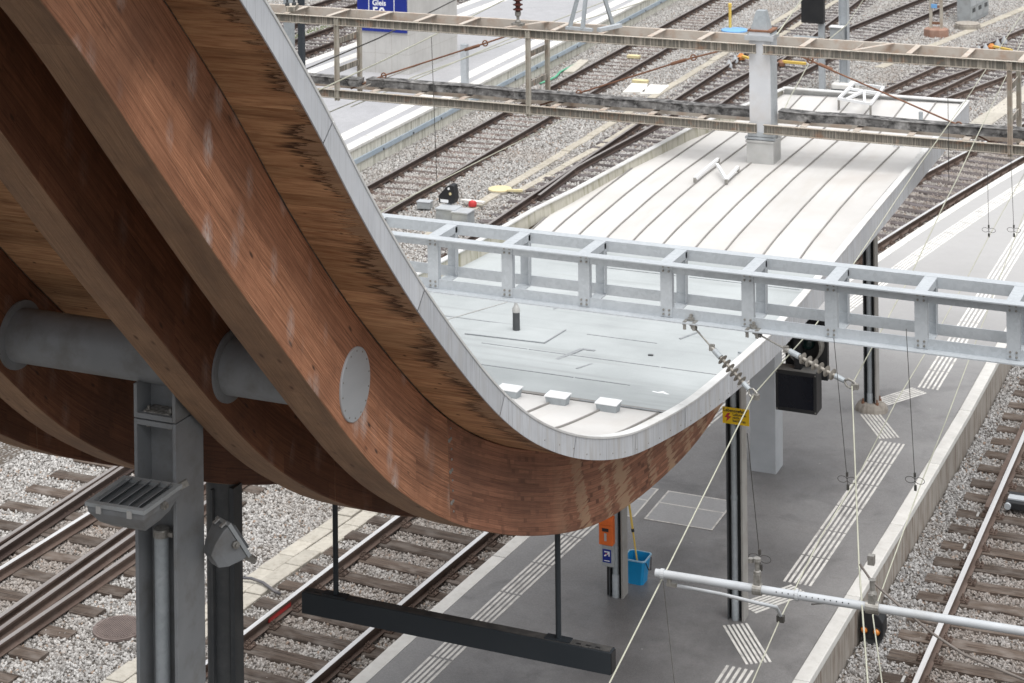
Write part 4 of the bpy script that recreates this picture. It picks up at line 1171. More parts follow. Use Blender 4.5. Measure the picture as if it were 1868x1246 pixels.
# ---------------------------------------------------------------- columns, sign, platform furniture
def hcol(mb, cx, cy, bx, dy, tf, tw, z0, z1, mi=0):
    for s in (-1, 1):
        mb.b2(cx + s * bx / 2 - (tf if s > 0 else 0), cx + s * bx / 2 + (0 if s > 0 else tf), cy - dy / 2, cy + dy / 2, z0, z1, mi)
    mb.b2(cx - bx / 2 + tf, cx + bx / 2 - tf, cy - tw / 2, cy + tw / 2, z0, z1, mi)
# big grey column carrying the cross tube
bx = .385; cxx = -8.76; cyy = TY
zs = TZ - .44                       # bolted splice
t = thing('steel_column', 'grey steel column of wide H section under the big cross tube', 'column', (cxx, cyy, PZ))
mb = MB(); hcol(mb, cxx, cyy, bx, .40, .030, .016, PZ - .3, zs - .004); bevel(part('column_shaft', mb, MT['steel_grey'], t), .004)
mb = MB(); hcol(mb, cxx, cyy, bx, .40, .030, .016, zs + .004, TZ - .17); bevel(part('column_head', mb, MT['steel_grey'], t), .004)
mb = MB(); mb.b2(cxx - bx / 2 + .0305, cxx + bx / 2 - .0305, cyy - .2, cyy + .2, zs - .045, zs - .006); mb.b2(cxx - bx / 2 + .0305, cxx + bx / 2 - .0305, cyy - .2, cyy + .2, zs + .006, zs + .045)
part('splice_plate', mb, MT['steel_grey'], t)
mb = MB()
for sx in (-1, 1):
    for sy in (-1,):
        mb.lathe((cxx + sx * .10, cyy + sy * .13, zs + .045), [(.022, 0), (.022, .02), (.012, .022), (.012, .04)], 6)
        mb.lathe((cxx + sx * .10, cyy + sy * .13, zs - .075), [(.022, 0), (.022, .03)], 6)
part('splice_bolts', mb, MT['fitting'], t)
mb = MB(); mb.b2(cxx - .12, cxx + .12, cyy - .17, cyy - .02, zs + .046, zs + .056); part('dust_layer', mb, M('dry_droppings', (.10, .09, .08), (.3, .29, .27), .9, 0, 30), t)
# rain pipe in the hollow of the column
px0 = cxx - .005; py0 = cyy - .11; ztop = PY(303, 965, py0).z
t = thing('rain_pipe', 'mottled galvanised rain pipe in the hollow of the grey H column', 'pipe', (px0, py0, PZ))
mb = MB(); mb.tube([(px0, py0, PZ), (px0, py0, ztop - .02)], .058, 20); smooth_by_angle(part('pipe_body', mb, MT['galv_dull'], t))
mb = MB(); mb.lathe((px0, py0, ztop - .06), [(.068, 0), (.068, .05), (.060, .06)], 20); mb.box((px0 + .085, py0, ztop - .035), (.05, .03, .035)); part('pipe_clip', mb, MT['fitting'], t)

def floodlight(label, c, ax, ay, az, w_, d_, h_, group):
    """c = middle of the top frame, ax/ay/az = local axes"""
    c, ax, ay, az = Vector(c), Vector(ax).normalized(), Vector(ay).normalized(), Vector(az).normalized()
    t = thing('floodlight', label, 'floodlight', c, group)
    P = lambda x, y, z: c + ax * x + ay * y + az * z
    ring = lambda x, y, z, y0=0.: [P(-x, -y + y0, z), P(x, -y + y0, z), P(x, y + y0, z), P(-x, y + y0, z)]
    mb = MB(); mb.loft([ring(w_ / 2, d_ / 2, -.012), ring(w_ / 2 - .005, d_ / 2 - .005, -.06), ring(w_ * .40, d_ * .36, -h_ * .72, .01), ring(w_ * .30, d_ * .2, -h_, .02)])
    bevel(part('housing', mb, MT['steel_grey'], t), .008)
    mb = MB()
    f = .035
    for a in ((-w_ / 2 - .01, w_ / 2 + .01, -d_ / 2 - .01, -d_ / 2 + f), (-w_ / 2 - .01, w_ / 2 + .01, d_ / 2 - f, d_ / 2 + .01), (-w_ / 2 - .01, -w_ / 2 + f, -d_ / 2 + f, d_ / 2 - f), (w_ / 2 - f, w_ / 2 + .01, -d_ / 2 + f, d_ / 2 - f)):
        mb.obox(P(a[0], a[2], -.010), ax * (a[1] - a[0]), ay * (a[3] - a[2]), az * .03)
    part('frame', mb, MT['grey_machine'], t)
    for i in range(5):
        x = -w_ / 2 + f + (w_ - 2 * f) * (i + .5) / 5
        mb = MB(); d = (az * .055 + ax * .06); mb.obox(P(x - .03, -d_ / 2 + f + .003, -.008), d, ay * (d_ - 2 * f - .006), ax * .004 - az * .003)
        part('louvre', mb, MT['steel_grey'], t)
    for i in (-1, 1):
        mb = MB(); mb.obox(P(i * w_ * .27 - .02, -d_ / 2 - .022, -.05), ax * .04, ay * .014, az * .055); part('clip', mb, MT['zinc'], t)
    mb = MB(); mb.lathe(P(w_ / 2 + .0, 0, -.04), [(.03, 0), (.03, .03), (.014, .032), (.014, .05)], 10, axis=ax); part('pivot_bolt', mb, MT['fitting'], t)
    mb = MB(); mb.beam(P(w_ / 2 - .05, d_ / 2 - .02, -.02), P(w_ / 2 + .03, d_ / 2 + .06, .02), .03, .05); part('bracket', mb, MT['fitting'], t)
    return t
yl = cyy - .42
yl = cyy - .80
fl = [PY(158, 920, yl), PY(262, 934, yl)]
fw = (fl[1] - fl[0]).length
cc = (fl[0] + fl[1]) / 2 + Vector((0, .25, .0))
floodlight('grey box floodlight facing upward with louvre slats, clamped to the grey H column', cc, (1, 0, .02), (0, 1, .02), (0, -.02, 1), fw, .50, .22, 'floodlights on the H column')
c2 = PY(424, 980, cyy + .30)
floodlight('small tilted grey floodlight at the back of the grey H column', c2, (.80, -.57, .14), Vector((.45, .75, .485)).cross(Vector((.80, -.57, .14))), (.45, .75, .485), .26, .30, .23, 'floodlights on the H column')

# dark column behind
p = PX(405, 895, -10.36)
t = thing('steel_column', 'dark weathered steel column standing behind the grey H column', 'column', (-10.36, p.y, PZ))
zt = float(np.interp(p.y, lo[:, 0], lo[:, 1]))
mb = MB(); n = 28; rr = .155
mb.tube([(-10.36, p.y, PZ - .2), (-10.36, p.y, zt + .05)], rr, n); smooth_by_angle(part('column_shaft', mb, MT['steel_dark'], t), 50)
mb = MB(); mb.b2(-10.36 - .012, -10.36 + .012, p.y - rr - .045, p.y - rr + .02, PZ, zt); part('column_fin', mb, MT['steel_dark'], t)
mb = MB(); mb.b2(-10.36 + rr - .02, -10.36 + rr + .03, p.y - .09, p.y + .07, PZ, zt); part('column_fin', mb, MT['steel_dark'], t)

# hanging sign seen from its long side
SY = 17.75
a, b = PY(550, 1088, SY), PY(1114, 1184, SY)
zb = PY(550, 1118, SY).z
h = .215
t = thing('hanging_sign', 'long dark flat sign box hung on two rods below the timber canopy', 'sign', ((a.x + b.x) / 2, SY, a.z - .2))
az = (a.z + b.z) / 2
mb = MB(); mb.b2(a.x, b.x - .004, SY, SY + .13, az - h, az); sb = bevel(part('sign_box', mb, MT['sign_dark'], t), .006)
mb = MB(); mb.b2(a.x + .01, b.x - .02, SY + .012, SY + .118, az + .0005, az + .006); part('dusty_lid', mb, MT['sign_top'], sb)
mb = MB(); mb.b2(b.x - .003, b.x + .006, SY + .008, SY + .122, az - h + .01, az - .012); part('end_cap', mb, MT['black'], sb)
for px_, py_, yo in ((613, 925, 1090), (1019, 975, 1165)):
    q = PY(px_, yo, SY + .065); zt = float(np.interp(SY + .065, lo[:, 0], lo[:, 1])) + .35
    mb = MB(); mb.tube([(q.x, SY + .065, az), (q.x, SY + .065, zt)], .028, 16); ro = smooth_by_angle(part('hanging_rod', mb, MT['sign_dark'], t))
    mb = MB(); mb.box((q.x, SY + .065, az + .013), (.26, .10, .012)); part('foot_plate', mb, MT['sign_dark'], ro)
mb = MB()
for k in range(3):
    for x0 in (a.x + .05 + k * .1, b.x - .35 + k * .1):
        mb.box((x0, SY + .05, az + .007), (.05, .02, .004))
part('lid_slots', mb, MT['black'], t)

# platform columns
def pcol(label, bx_, by_, s, dy, ztop, pipe=True, base=False, left_cond=False):
    p = G(bx_, by_, PZ)
    t = thing('canopy_column', label, 'column', (p.x, p.y, PZ), 'slim columns under the canopy')
    mb = MB(); hcol(mb, p.x, p.y, s, dy, .016, .010, PZ - .05, ztop, 0); part('column_shaft', mb, MT['steel_dark'], t)
    mb = MB(); mb.b2(p.x + s / 2 + .001, p.x + s / 2 + .006, p.y - dy / 2 - .004, p.y + dy / 2 + .004, PZ, ztop); mb.b2(p.x + s / 2 - .017, p.x + s / 2 + .006, p.y - dy / 2 - .006, p.y - dy / 2 - .001, PZ, ztop)
    part('flange_face', mb, M('pale_grey_flange_paint', (.33, .32, .30), (.28, .27, .255), .6, 0, 3, 0, stretch=(1, 1, .2), dirt=(.16, .14, .12), dirt_amt=.5, dscale=3), t)
    if pipe:
        pp = thing('rain_pipe', label.replace('column', 'column rain pipe'), 'pipe', (p.x - .01, p.y - dy * .3, PZ)) if False else None
        mb = MB(); mb.tube([(p.x - .012, p.y - dy * .30, PZ), (p.x - .012, p.y - dy * .30, ztop)], .043, 16); smooth_by_angle(part('rain_pipe', mb, MT['galv_dull'], t))
        mb = MB(); mb.lathe((p.x - .012, p.y - dy * .30, PZ), [(.052, 0), (.052, .30), (.044, .31)], 16); mb.lathe((p.x - .012, p.y - dy * .30, PZ + 1.6), [(.049, 0), (.049, .05)], 16); smooth_by_angle(part('pipe_collar', mb, MT['galv_dull'], t))
    if left_cond:
        mb = MB(); mb.tube([(p.x - s / 2 - .03, p.y - .04, PZ), (p.x - s / 2 - .03, p.y - .04, ztop)], .018, 10); part('conduit', mb, MT['black'], t)
    if base:
        mb = MB(); n = 8; mb.loft([[(p.x + r_ * 1.15 * math.cos(2 * math.pi * k / n + .4), p.y + r_ * .9 * math.sin(2 * math.pi * k / n + .4), PZ + z) for k in range(n)] for r_, z in ((.26, -.02), (.25, .06), (.21, .13), (.16, .15))])
        bevel(part('concrete_foot', mb, MT['base_conc'], t), .02)
        mb = MB()
        for k in range(4):
            g = k * math.pi / 2 + .78; mb.lathe((p.x + .17 * math.cos(g), p.y + .15 * math.sin(g), PZ + .12), [(.03, 0), (.03, .05), (.014, .052), (.014, .1)], 8)
        part('anchor_bolts', mb, MT['rust'], t)
    return p
c1p = pcol('slim dark column with rain pipe carrying the yellow warning sign', 1346, 1126, .215, .22, 4.88)
c0p = pcol('slim dark column carrying the orange ticket machine', 1128, 1085, .20, .20, 4.9, left_cond=True)
c3p = pcol('slim dark column on a rough concrete foot under the white roof', 1590, 748, .21, .22, 4.95, base=True)

# yellow warning sign on the near column
def text_mesh(txt, size, name, mat, parent, M4, extr=.0015, bold=False, align='LEFT'):
    cu = bpy.data.curves.new(name, 'FONT'); cu.body = txt; cu.size = size; cu.extrude = extr; cu.align_x = align
    cu.resolution_u = 3
    if bold: cu.offset = size * .02
    tmp = bpy.data.objects.new(name, cu); C.objects.link(tmp)
    dg = bpy.context.evaluated_depsgraph_get(); dg.update()
    me = bpy.data.meshes.new_from_object(tmp.evaluated_get(dg)); bpy.data.objects.remove(tmp, do_unlink=True)
    me.materials.clear(); me.materials.append(mat); me.transform(M4)
    return link(name, me, parent)
FACE = lambda x, y, z: Matrix.Translation((x, y, z)) @ Matrix.Rotation(R(90), 4, 'X')      # text standing, facing -Y
ys = c1p.y - .125
sa, sb_ = PY(1318, 741, ys), PY(1367, 778, ys)
t = thing('warning_sign', 'yellow warning plate with red lightning bolt and black German text', 'sign', ((sa.x + sb_.x) / 2, ys, sb_.z))
mb = MB(); mb.b2(sa.x, sb_.x, ys - .004, ys, sb_.z, sa.z); part('sign_plate', mb, MT['sign_yellow'], t)
W = sb_.x - sa.x; Hh = sa.z - sb_.z
text_mesh('Lebensgefahr', W * .165, 'lettering', MT['black_print'], t, FACE(sa.x + W * .03, ys - .0045, sa.z - Hh * .27), bold=True)
for i, s_t in enumerate(('Leitungen', 'nicht', 'berühren')):
    text_mesh(s_t, W * .13, 'lettering', MT['black_print'], t, FACE(sa.x + W * .38, ys - .0045, sa.z - Hh * (.47 + .19 * i)), bold=True)
bolt = [(.20, .66), (.30, .66), (.22, .46), (.34, .46), (.13, .10), (.17, .36), (.07, .36)]
mb = MB(); vs = [(sa.x + x * W, ys - .0046, sb_.z + z * Hh) for x, z in bolt]; mb.add(vs, [(0, 1, 2, 6), (2, 3, 4, 5), (2, 5, 6)]); part('lightning_bolt', mb, MT['red'], t)
mb = MB()
for x_ in (.08, .5, .92): mb.lathe((sa.x + W * x_, ys - .003, sa.z - Hh * .08), [(.008, 0), (.006, .004)], 8, axis=(0, -1, 0))
part('sign_screws', mb, MT['fitting'], t)

# orange ticket validator with grey box below, on the left column
vy = c0p.y - .20
v0, v1 = PY(1092, 948, vy), PY(1116, 994, vy)
t = thing('ticket_validator', 'orange ticket validator with rounded hood on the slim platform column', 'validator', ((v0.x + v1.x) / 2, vy, v1.z))
xw0, xw1 = v0.x, v1.x + .01; zt0 = PY(1104, 945, vy).z; zb0 = PY(1104, 995, vy).z
mb = MB(); D = .17
sec = [(0, zb0), (0, zt0 - .10), (-.012, zt0 - .09), (-.012, zt0 - .03), (.03, zt0), (D, zt0 + .02), (D, zb0)]
mb.loft([[(x, vy + y_, z_) for y_, z_ in sec] for x in (xw0, xw1)]); bevel(part('hood', mb, MT['orange'], t), .008, 2)
wv = xw1 - xw0
mb = MB(); mb.b2(xw0 + wv * .25, xw0 + wv * .72, vy - .004, vy - .001, zb0 + (zt0 - zb0) * .50, zb0 + (zt0 - zb0) * .62); part('ticket_slot', mb, MT['black'], t)
mb = MB(); mb.b2(xw0 + wv * .40, xw0 + wv * .57, vy - .004, vy - .001, zb0 + (zt0 - zb0) * .16, zb0 + (zt0 - zb0) * .44); part('arrow_label', mb, MT['zinc'], t)
zg = PY(1104, 1034, vy).z
t = thing('control_box', 'grey metal box with small blue pictogram notice under the orange validator', 'box', ((xw0 + xw1) / 2, vy, zg))
mb = MB(); mb.b2(xw0 + .03, xw1 + .0, vy + .012, vy + .17, zg, zb0 - .004); bevel(part('box_body', mb, MT['grey_machine'], t), .006)
nx0, nx1 = xw0 + .05, xw0 + .05 + wv * .62
mb = MB(); nzt, nzb = zb0 - .055, zb0 - .235; mb.b2(nx0, nx1, vy + .008, vy + .0115, nzb, nzt); part('notice', mb, MT['blue_sign'], t)
mb = MB(); cxn, czn, rn_ = (nx0 + nx1) / 2, (nzt + nzb) / 2 + .03, .045
mb.b2(cxn - rn_ * .8, cxn + rn_ * .9, vy + .005, vy + .0075, czn + rn_ * .45, czn + rn_ * .75); mb.b2(cxn + rn_ * .55, cxn + rn_ * .9, vy + .005, vy + .0075, czn - rn_ * .7, czn + rn_ * .449)
mb.beam((cxn - rn_ * .8, vy + .0063, czn - rn_ * .75), (cxn + rn_ * .5, vy + .0063, czn + rn_ * .4), .0025, .022, up=(0, -1, 0)) if False else None
mb.obox((cxn - rn_ * .9, vy + .005, czn - rn_ * .6), (rn_ * 1.3, 0, rn_ * 1.0), (0, .0025, 0), (rn_ * .22, 0, -rn_ * .28)); part('pictogram', mb, MT['white_print'], t)
mb = MB(); mb.obox((cxn - rn_ * .5, vy + .0035, czn - rn_ * .2), (rn_ * .6, 0, rn_ * .0), (0, .0012, 0), (rn_ * .1, 0, rn_ * .3)); part('pictogram_hand', mb, MT['red'], t)
mb = MB(); mb.b2(nx0 + .02, nx1 - .02, vy + .005, vy + .0075, nzb + .02, nzb + .03); part('notice_line', mb, MT['white_print'], t)

# bucket and mop
pb = G(1163, 1060, PZ)
t = thing('bucket', 'sky blue square plastic bucket standing behind the platform column', 'bucket', pb)
def sq(r_, z, k=.03, cx_=0., cy_=0.):
    return [(pb.x + sx * (r_ - (k if q else 0)) + cx_, pb.y + sy * (r_ - (0 if q else k)) + cy_, pb.z + z) for sx, sy, q in ((-1, -1, 1), (1, -1, 1), (1, -1, 0), (1, 1, 0), (1, 1, 1), (-1, 1, 1), (-1, 1, 0), (-1, -1, 0))]
HB = PY(1165, 1012, pb.y).z - PZ - .02
mb = MB(); mb.loft([sq(.115, 0), sq(.118, .06), sq(.155, HB)], caps=False); mb.loft([sq(.150, HB), sq(.112, .012)], caps=False); mb.add(sq(.112, .012), [tuple(range(8))]); smooth_by_angle(part('bucket_body', mb, MT['bucket_blue'], t), 30)
mb = MB(); mb.loft([sq(.152, HB - .012), sq(.166, HB - .012), sq(.166, HB + .006), sq(.150, HB + .006), sq(.150, HB - .012)], caps=False); part('bucket_rim', mb, MT['bucket_rim'], t)
mb = MB(); mb.tube([(pb.x + .165, pb.y - .11, pb.z + HB - .03), (pb.x + .185, pb.y - .06, pb.z + HB - .14), (pb.x + .19, pb.y + .02, pb.z + HB - .17), (pb.x + .168, pb.y + .10, pb.z + HB - .03)], .007, 6); part('bucket_handle', mb, MT['black'], t)
e0 = Vector((pb.x + .03, pb.y - .02, pb.z + .10)); tt = PY(1147, 915, pb.y + .05)
t = thing('mop', 'mop with yellow telescopic handle standing in the blue bucket', 'mop', e0)
d = (tt - e0); j = e0 + d * .14
mb = MB(); mb.tube([j, e0 + d * .62], .012, 10); mb.tube([e0 + d * .60, e0 + d * 1.35], .016, 10); part('handle', mb, MT['yellow'], t)
mb = MB(); mb.tube([e0 + d * .585, e0 + d * .63], .022, 10); part('clamp_ring', mb, MT['black'], t)
mb = MB(); mb.lathe(j - d * .06, [(.035, 0), (.042, .03), (.025, .06), (.014, .09)], 12); part('mop_socket', mb, M('cream_plastic', (.72, .62, .48), (.66, .57, .44), .5), t)
mb = MB(); rn = random.Random(2)
for k in range(26):
    g = rn.uniform(0, 6.28); r_ = rn.uniform(.03, .09); b0 = j - d * .05
    mb.tube([b0, b0 + Vector((r_ * .6 * math.cos(g), r_ * .6 * math.sin(g), -.03)), b0 + Vector((r_ * math.cos(g), r_ * math.sin(g), -.12))], .008, 5)
part('mop_head', mb, M('wet_grey_mop_yarn', (.12, .13, .13), (.2, .2, .19), .9), t)

# train dispatch display and mirror hung under the canopy
dy_ = 27.6
d0, d1 = PY(1414, 674, dy_), PY(1490, 758, dy_)
t = thing('display', 'black square departure monitor hung under the right canopy edge', 'monitor', ((d0.x + d1.x) / 2, dy_, d1.z))
rot = R(-3)
W, Hh = d1.x - d0.x, d0.z - d1.z; cx_, cz_ = (d0.x + d1.x) / 2, (d0.z + d1.z) / 2
mb = MB(); mb.b2(cx_ - W / 2, cx_ + W / 2, dy_, dy_ + .30, cz_ - Hh / 2, cz_ + Hh / 2); hb = bevel(part('housing', mb, MT['black'], t), .012)
mb = MB(); mb.b2(cx_ - W / 2 + .045, cx_ + W / 2 - .045, dy_ - .004, dy_ - .001, cz_ - Hh / 2 + .06, cz_ + Hh / 2 - .05); part('screen', mb, MT['black_glass'], hb)
mb = MB(); mb.b2(cx_ - W / 2 + .02, cx_ + W / 2 - .02, dy_ + .02, dy_ + .28, cz_ + Hh / 2 + .001, cz_ + Hh / 2 + .006); part('dusty_top', mb, M('dust_on_black', (.16, .16, .155), (.24, .24, .23), .8, 0, 6), hb)
mb = MB(); mb.b2(cx_ - .05, cx_ + .05, dy_ + .1, dy_ + .2, cz_ + Hh / 2, 4.95); part('hanger', mb, MT['black'], t)
mb = MB()
for sx in (-1, 1):
    for sz in (-1, 1): mb.lathe((cx_ + sx * (W / 2 - .02), dy_ - .001, cz_ + sz * (Hh / 2 - .025)), [(.012, 0), (.009, .006)], 8, axis=(0, -1, 0))
part('corner_screws', mb, MT['fitting'], hb)
my = 27.9
m0 = PY(1466, 628, my)
t = thing('signal_lamp', 'black round signal lamp with wide pale rim behind the canopy edge', 'lamp', m0)
mb = MB(); mb.b2(m0.x - .30, m0.x + .32, my + .10, my + .2, m0.z - .52, m0.z + .40); part('back_board', mb, MT['black'], t)
mb = MB(); n = 40
rg = lambda r_, y_: [(m0.x + .02 + r_ * math.cos(2 * math.pi * k / n), my + y_, m0.z + r_ * math.sin(2 * math.pi * k / n)) for k in range(n)]
mb.loft([rg(.262, .095), rg(.262, -.10), rg(.235, -.10), rg(.235, .05)], caps=False); smooth_by_angle(part('shade_ring', mb, MT['fitting'], t), 40)
mb = MB(); mb.loft([rg(.235, .06), rg(.12, .075)], caps=True); part('reflector', mb, MT['black'], t)
mb = MB(); mb.lathe((m0.x + .05, my + .07, m0.z + .02), [(.11, 0), (.105, .05), (.075, .09), (.02, .105)], 24, axis=(0, -1, 0)); smooth_by_angle(part('lens', mb, M('dark_green_signal_lens', (.01, .028, .028), (.012, .035, .03), .08), t), 60)
mb = MB(); mb.b2(m0.x + .06, m0.x + .22, my - .18, my + .05, m0.z + .12, m0.z + .30); part('lamp_box', mb, MT['steel_dark'], t)
# ---------------------------------------------------------------- galvanised gantry over the canopy
g0 = (G(1868, 652, 6.4).y + G(775, 530, 6.4).y) / 2
GY, GB, GT = g0, 6.40, 6.96          # front face plane, lower and upper edge
GD = .50                              # depth front to back
XA, XB = -15.5, 2.5
t = thing('lattice_gantry', 'bright galvanised ladder gantry crossing above the canopy', 'gantry', ((XA + XB) / 2, GY, GB))
CH = .10; TH = .012; FL = .125
def angle_chord(y, s, z, up):        # L section: upright leg in the face plane, flange turned inward
    mb = MB()
    mb.b2(XA, XB, y if s > 0 else y - TH, y + TH if s > 0 else y, z, z + CH)
    zf = z - TH if up else z + CH
    mb.b2(XA, XB, y - FL + TH if s > 0 else y - TH, y + TH if s > 0 else y + FL - TH, zf, zf + TH)
    return mb
for y, s in ((GY, 1), (GY + GD, -1)):
    part('chord', angle_chord(y, s, GB, True), MT['galv'], t)
    part('chord', angle_chord(y, s, GT - CH - TH, False), MT['galv'], t)
posts = [PY(x_, 560, GY).x for x_ in (791, 926, 1066, 1216, 1364, 1516, 1680, 1848)]
sp = (posts[-1] - posts[0]) / 7
posts = [posts[0] - sp * k for k in range(6, 0, -1)] + posts + [posts[-1] + sp * k for k in range(1, 7)]
for x in posts:
    for y, s in ((GY, -1), (GY + GD, 1)):
        mb = MB(); y0 = y - .008 if s < 0 else y
        mb.b2(x - .062, x + .062, y0, y0 + .008, GB + .004, GT - TH - .004)
        mb.b2(x + .054, x + .062, y0 + (.008 if s < 0 else -.06), y0 + (.07 if s < 0 else 0), GB + .02, GT - .02)
        up_ = part('upright', mb, MT['galv'], t)
        if s < 0:
            mb = MB()
            for zz in (GB + .03, GB + .075, GT - .045, GT - .09):
                for xx in (-.03, .03): mb.lathe((x + xx, y0, zz), [(.012, 0), (.012, .009), (.006, .010), (.006, .018)], 6, axis=(0, -1, 0))
            part('bolts', mb, MT['fitting'], up_)
    mb = MB(); mb.b2(x - .062, x + .062, GY + TH + .001, GY + GD - TH - .001, GT - .010, GT - .002); mb.b2(x + .053, x + .062, GY + TH + .001, GY + GD - TH - .001, GT - .08, GT - .0105); part('rung', mb, MT['galv'], t)
    mb = MB(); mb.b2(x - .062, x + .062, GY + TH + .001, GY + GD - TH - .001, GB - .010, GB - .001); part('rung', mb, MT['galv'], t)
# bolted clamps under the lower chord that hold the insulators
def insulator(label, top, bot, group):
    t = thing('insulator', label, 'insulator', bot, group)
    d = bot - top; L = d.length; u = d / L
    P = lambda s: top + u * (s * L)
    mb = MB()
    for k in (-1, 1): mb.box((top.x + k * .05, GY - .02, GB - .01), (.035, .16, .03)); mb.box((top.x + k * .05, GY - .085, GB - .035), (.03, .012, .08))
    mb.lathe((top.x, GY - .02, GB + .005), [(.035, 0), (.035, .025), (.018, .026), (.018, .06)], 8)
    mb.b2(top.x - .10, top.x + .10, GY - .06, GY + .03, GB - .028, GB - .012)
    part('chord_clamp', mb, MT['fitting'], t)
    mb = MB(); mb.tube([top, P(.08)], .022, 8); mb.lathe(P(.03), [(.03, 0), (.03, .04)], 8, axis=u); mb.tube([P(.06), P(.34)], .009, 8); part('link_rod', mb, MT['fitting'], t)
    mb = MB(); mb.tube([P(.32), P(.40)], [.022, .030], 10); mb.box(P(.34), (.05, .04, .06)); part('eye_joint', mb, MT['fitting'], t)
    mb = MB()
    prof = [(.30 + .10, .024), (.45, .026)]
    n_sh = 6; s0, s1 = .45, .84
    mb.tube([P(.38), P(.48)], .030, 12)
    part('end_fitting', mb, MT['galv_dull'], t)
    mb = MB(); pts = [P(.47), P(.86)]; mb.tube(pts, .017, 12)
    for k in range(n_sh):
        c = P(.51 + .30 * k / (n_sh - 1))
        mb.tube([c - u * .006, c + u * .002, c + u * .008], [.014, .058, .016], 16)
    smooth_by_angle(part('shed_stack', mb, MT['insul_grey'], t), 30)
    mb = MB(); mb.tube([P(.84), P(.93)], [.028, .024], 12); part('end_fitting', mb, MT['galv_dull'], t)
    mb = MB(); a = u.cross(Vector((0, 1, 0))).normalized()
    mb.tube([P(.92), P(.96) + a * .035, P(1.02) + a * .035, P(1.05)], .012, 8); mb.tube([P(.92), P(.96) - a * .035, P(1.02) - a * .035, P(1.05)], .012, 8); mb.box(P(1.03), (.07, .05, .05)); part('wire_clamp', mb, MT['fitting'], t)
    return t
WY = GY - .35
i1t, i1b = Vector((PY(1262, 580, GY).x, GY - .03, GB - .03)), PY(1375, 720, WY)
i2t, i2b = Vector((PY(1376, 596, GY).x, GY - .03, GB - .03)), PY(1554, 702, WY - .1)
insulator('grey ribbed insulator hanging steeply from the galvanised gantry over the roof', i1t, i1b, 'insulators under the galvanised gantry')
insulator('grey ribbed insulator stretched sideways in front of the black monitor', i2t, i2b, 'insulators under the galvanised gantry')

# ---------------------------------------------------------------- wires
def wire(label, pts, r, mat='wire', name='overhead_wire', sub=1):
    mb = MB(); P = [Vector(p) for p in pts]
    mb.tube(P, r, 6)
    o = part(name, mb, MT[mat], None, True)
    return tag(o, label, 'wire')
ZM = i1b.z; ZN = i2b.z
m1 = [G(1060, 1350, 5.62), G(1112, 1246, 5.66), G(1210, 1052, 5.78), i1b, G(1490, 590, 6.05), G(1551, 491, 6.15), G(1678, 300, 6.3), G(1762, 183, 6.4), G(1862, 29, 6.5), G(1900, -30, 6.5)]
w1o = wire('pale wire running past the near pipe end and steep insulator to the far right', m1, .007)
m2 = [G(1592, 1350, 5.75), G(1583, 1246, 5.8), G(1567, 1030, 5.9), i2b, G(1593, 630, 6.2), G(1638, 546, 6.25), G(1662, 501, 6.3), G(1723, 371, 6.4), G(1744, 330, 6.42), G(1782, 249, 6.48), G(1840, 130, 6.55), G(1868, 64, 6.6), G(1890, 10, 6.6)]
wire('pale wire dropping almost straight from the sideways insulator', m2, .007)
k1 = [G(1330, 1330, 5.27), G(1372, 1246, 5.28), G(1424, 1127, 5.3), G(1495, 984, 5.3), G(1568, 864, 5.3), G(1635, 732, 5.3), G(1696, 631, 5.3), G(1760, 515, 5.3), G(1802, 435, 5.3), G(1845, 358, 5.3), G(1868, 318, 5.3), G(1910, 245, 5.3)]
wire('pale contact wire held by the bent steady arm', k1, .006)
k2 = [G(1610, 1350, 5.3), G(1609, 1246, 5.3), G(1592, 1123, 5.3), G(1676, 893, 5.3), G(1725, 769, 5.3), G(1773, 642, 5.3), G(1822, 512, 5.3), G(1850, 438, 5.3), G(1868, 390, 5.3), G(1900, 308, 5.3)]
wire('pale contact wire crossing the near pipe beside the lamps', k2, .006)
# droppers: thin dark hangers with a loop at the foot
def dropper(label, foot, top):
    t = thing('dropper', label, 'dropper', foot, 'droppers on the overhead wires')
    mb = MB(); mb.tube([foot, top], .0035, 5); part('hanger_wire', mb, MT['dark_wire'], t)
    c = foot + (top - foot).normalized() * .09; n = 14; mb = MB()
    for s in (-1, 1):
        mb.tube([c + Vector((s * (.045 + .045 * math.cos(g)), .0, .03 * math.sin(g))) for g in [2 * math.pi * k / n for k in range(n + 1)]], .003, 5)
    part('loop', mb, MT['dark_wire'], t)
    mb = MB(); mb.box(foot + Vector((0, 0, .02)), (.022, .022, .05)); mb.box(c + Vector((0, 0, .05)), (.02, .02, .04)); part('clip', mb, MT['dark_wire'], t)
def atz(px, py, z): return G(px, py, z)
def drop_from(fx, fy, z, tx, ty):
    f = G(fx, fy, z); return f, PY(tx, ty, f.y)
dropper('thin dark dropper hanging beside the kerb wall onto the contact wire', *drop_from(1670, 894, 5.3, 1653, 600))
dropper('thin dark dropper above the zigzag strip near the concrete foot', *drop_from(1547, 893, 5.3, 1521, 616))
dropper('thin dark dropper above the far platform end on its left wire', *drop_from(1804, 432, 5.3, 1801, 300))
dropper('thin dark dropper above the far platform end on its right wire', *drop_from(1850, 432, 5.3, 1843, 265))
dropper('thin dark dropper ending at the clamp on the near pipe', G(1388, 1040, 5.92), PY(1363, 790, G(1388, 1040, 5.92).y))
mb = MB(); f = G(1210, 1060, 5.7); mb.tube([f, G(1232, 1260, 5.2)], .004, 5)
tag(part('overhead_wire', mb, MT['dark_wire'], None), 'thin dark wire hanging from the near pipe end', 'wire')

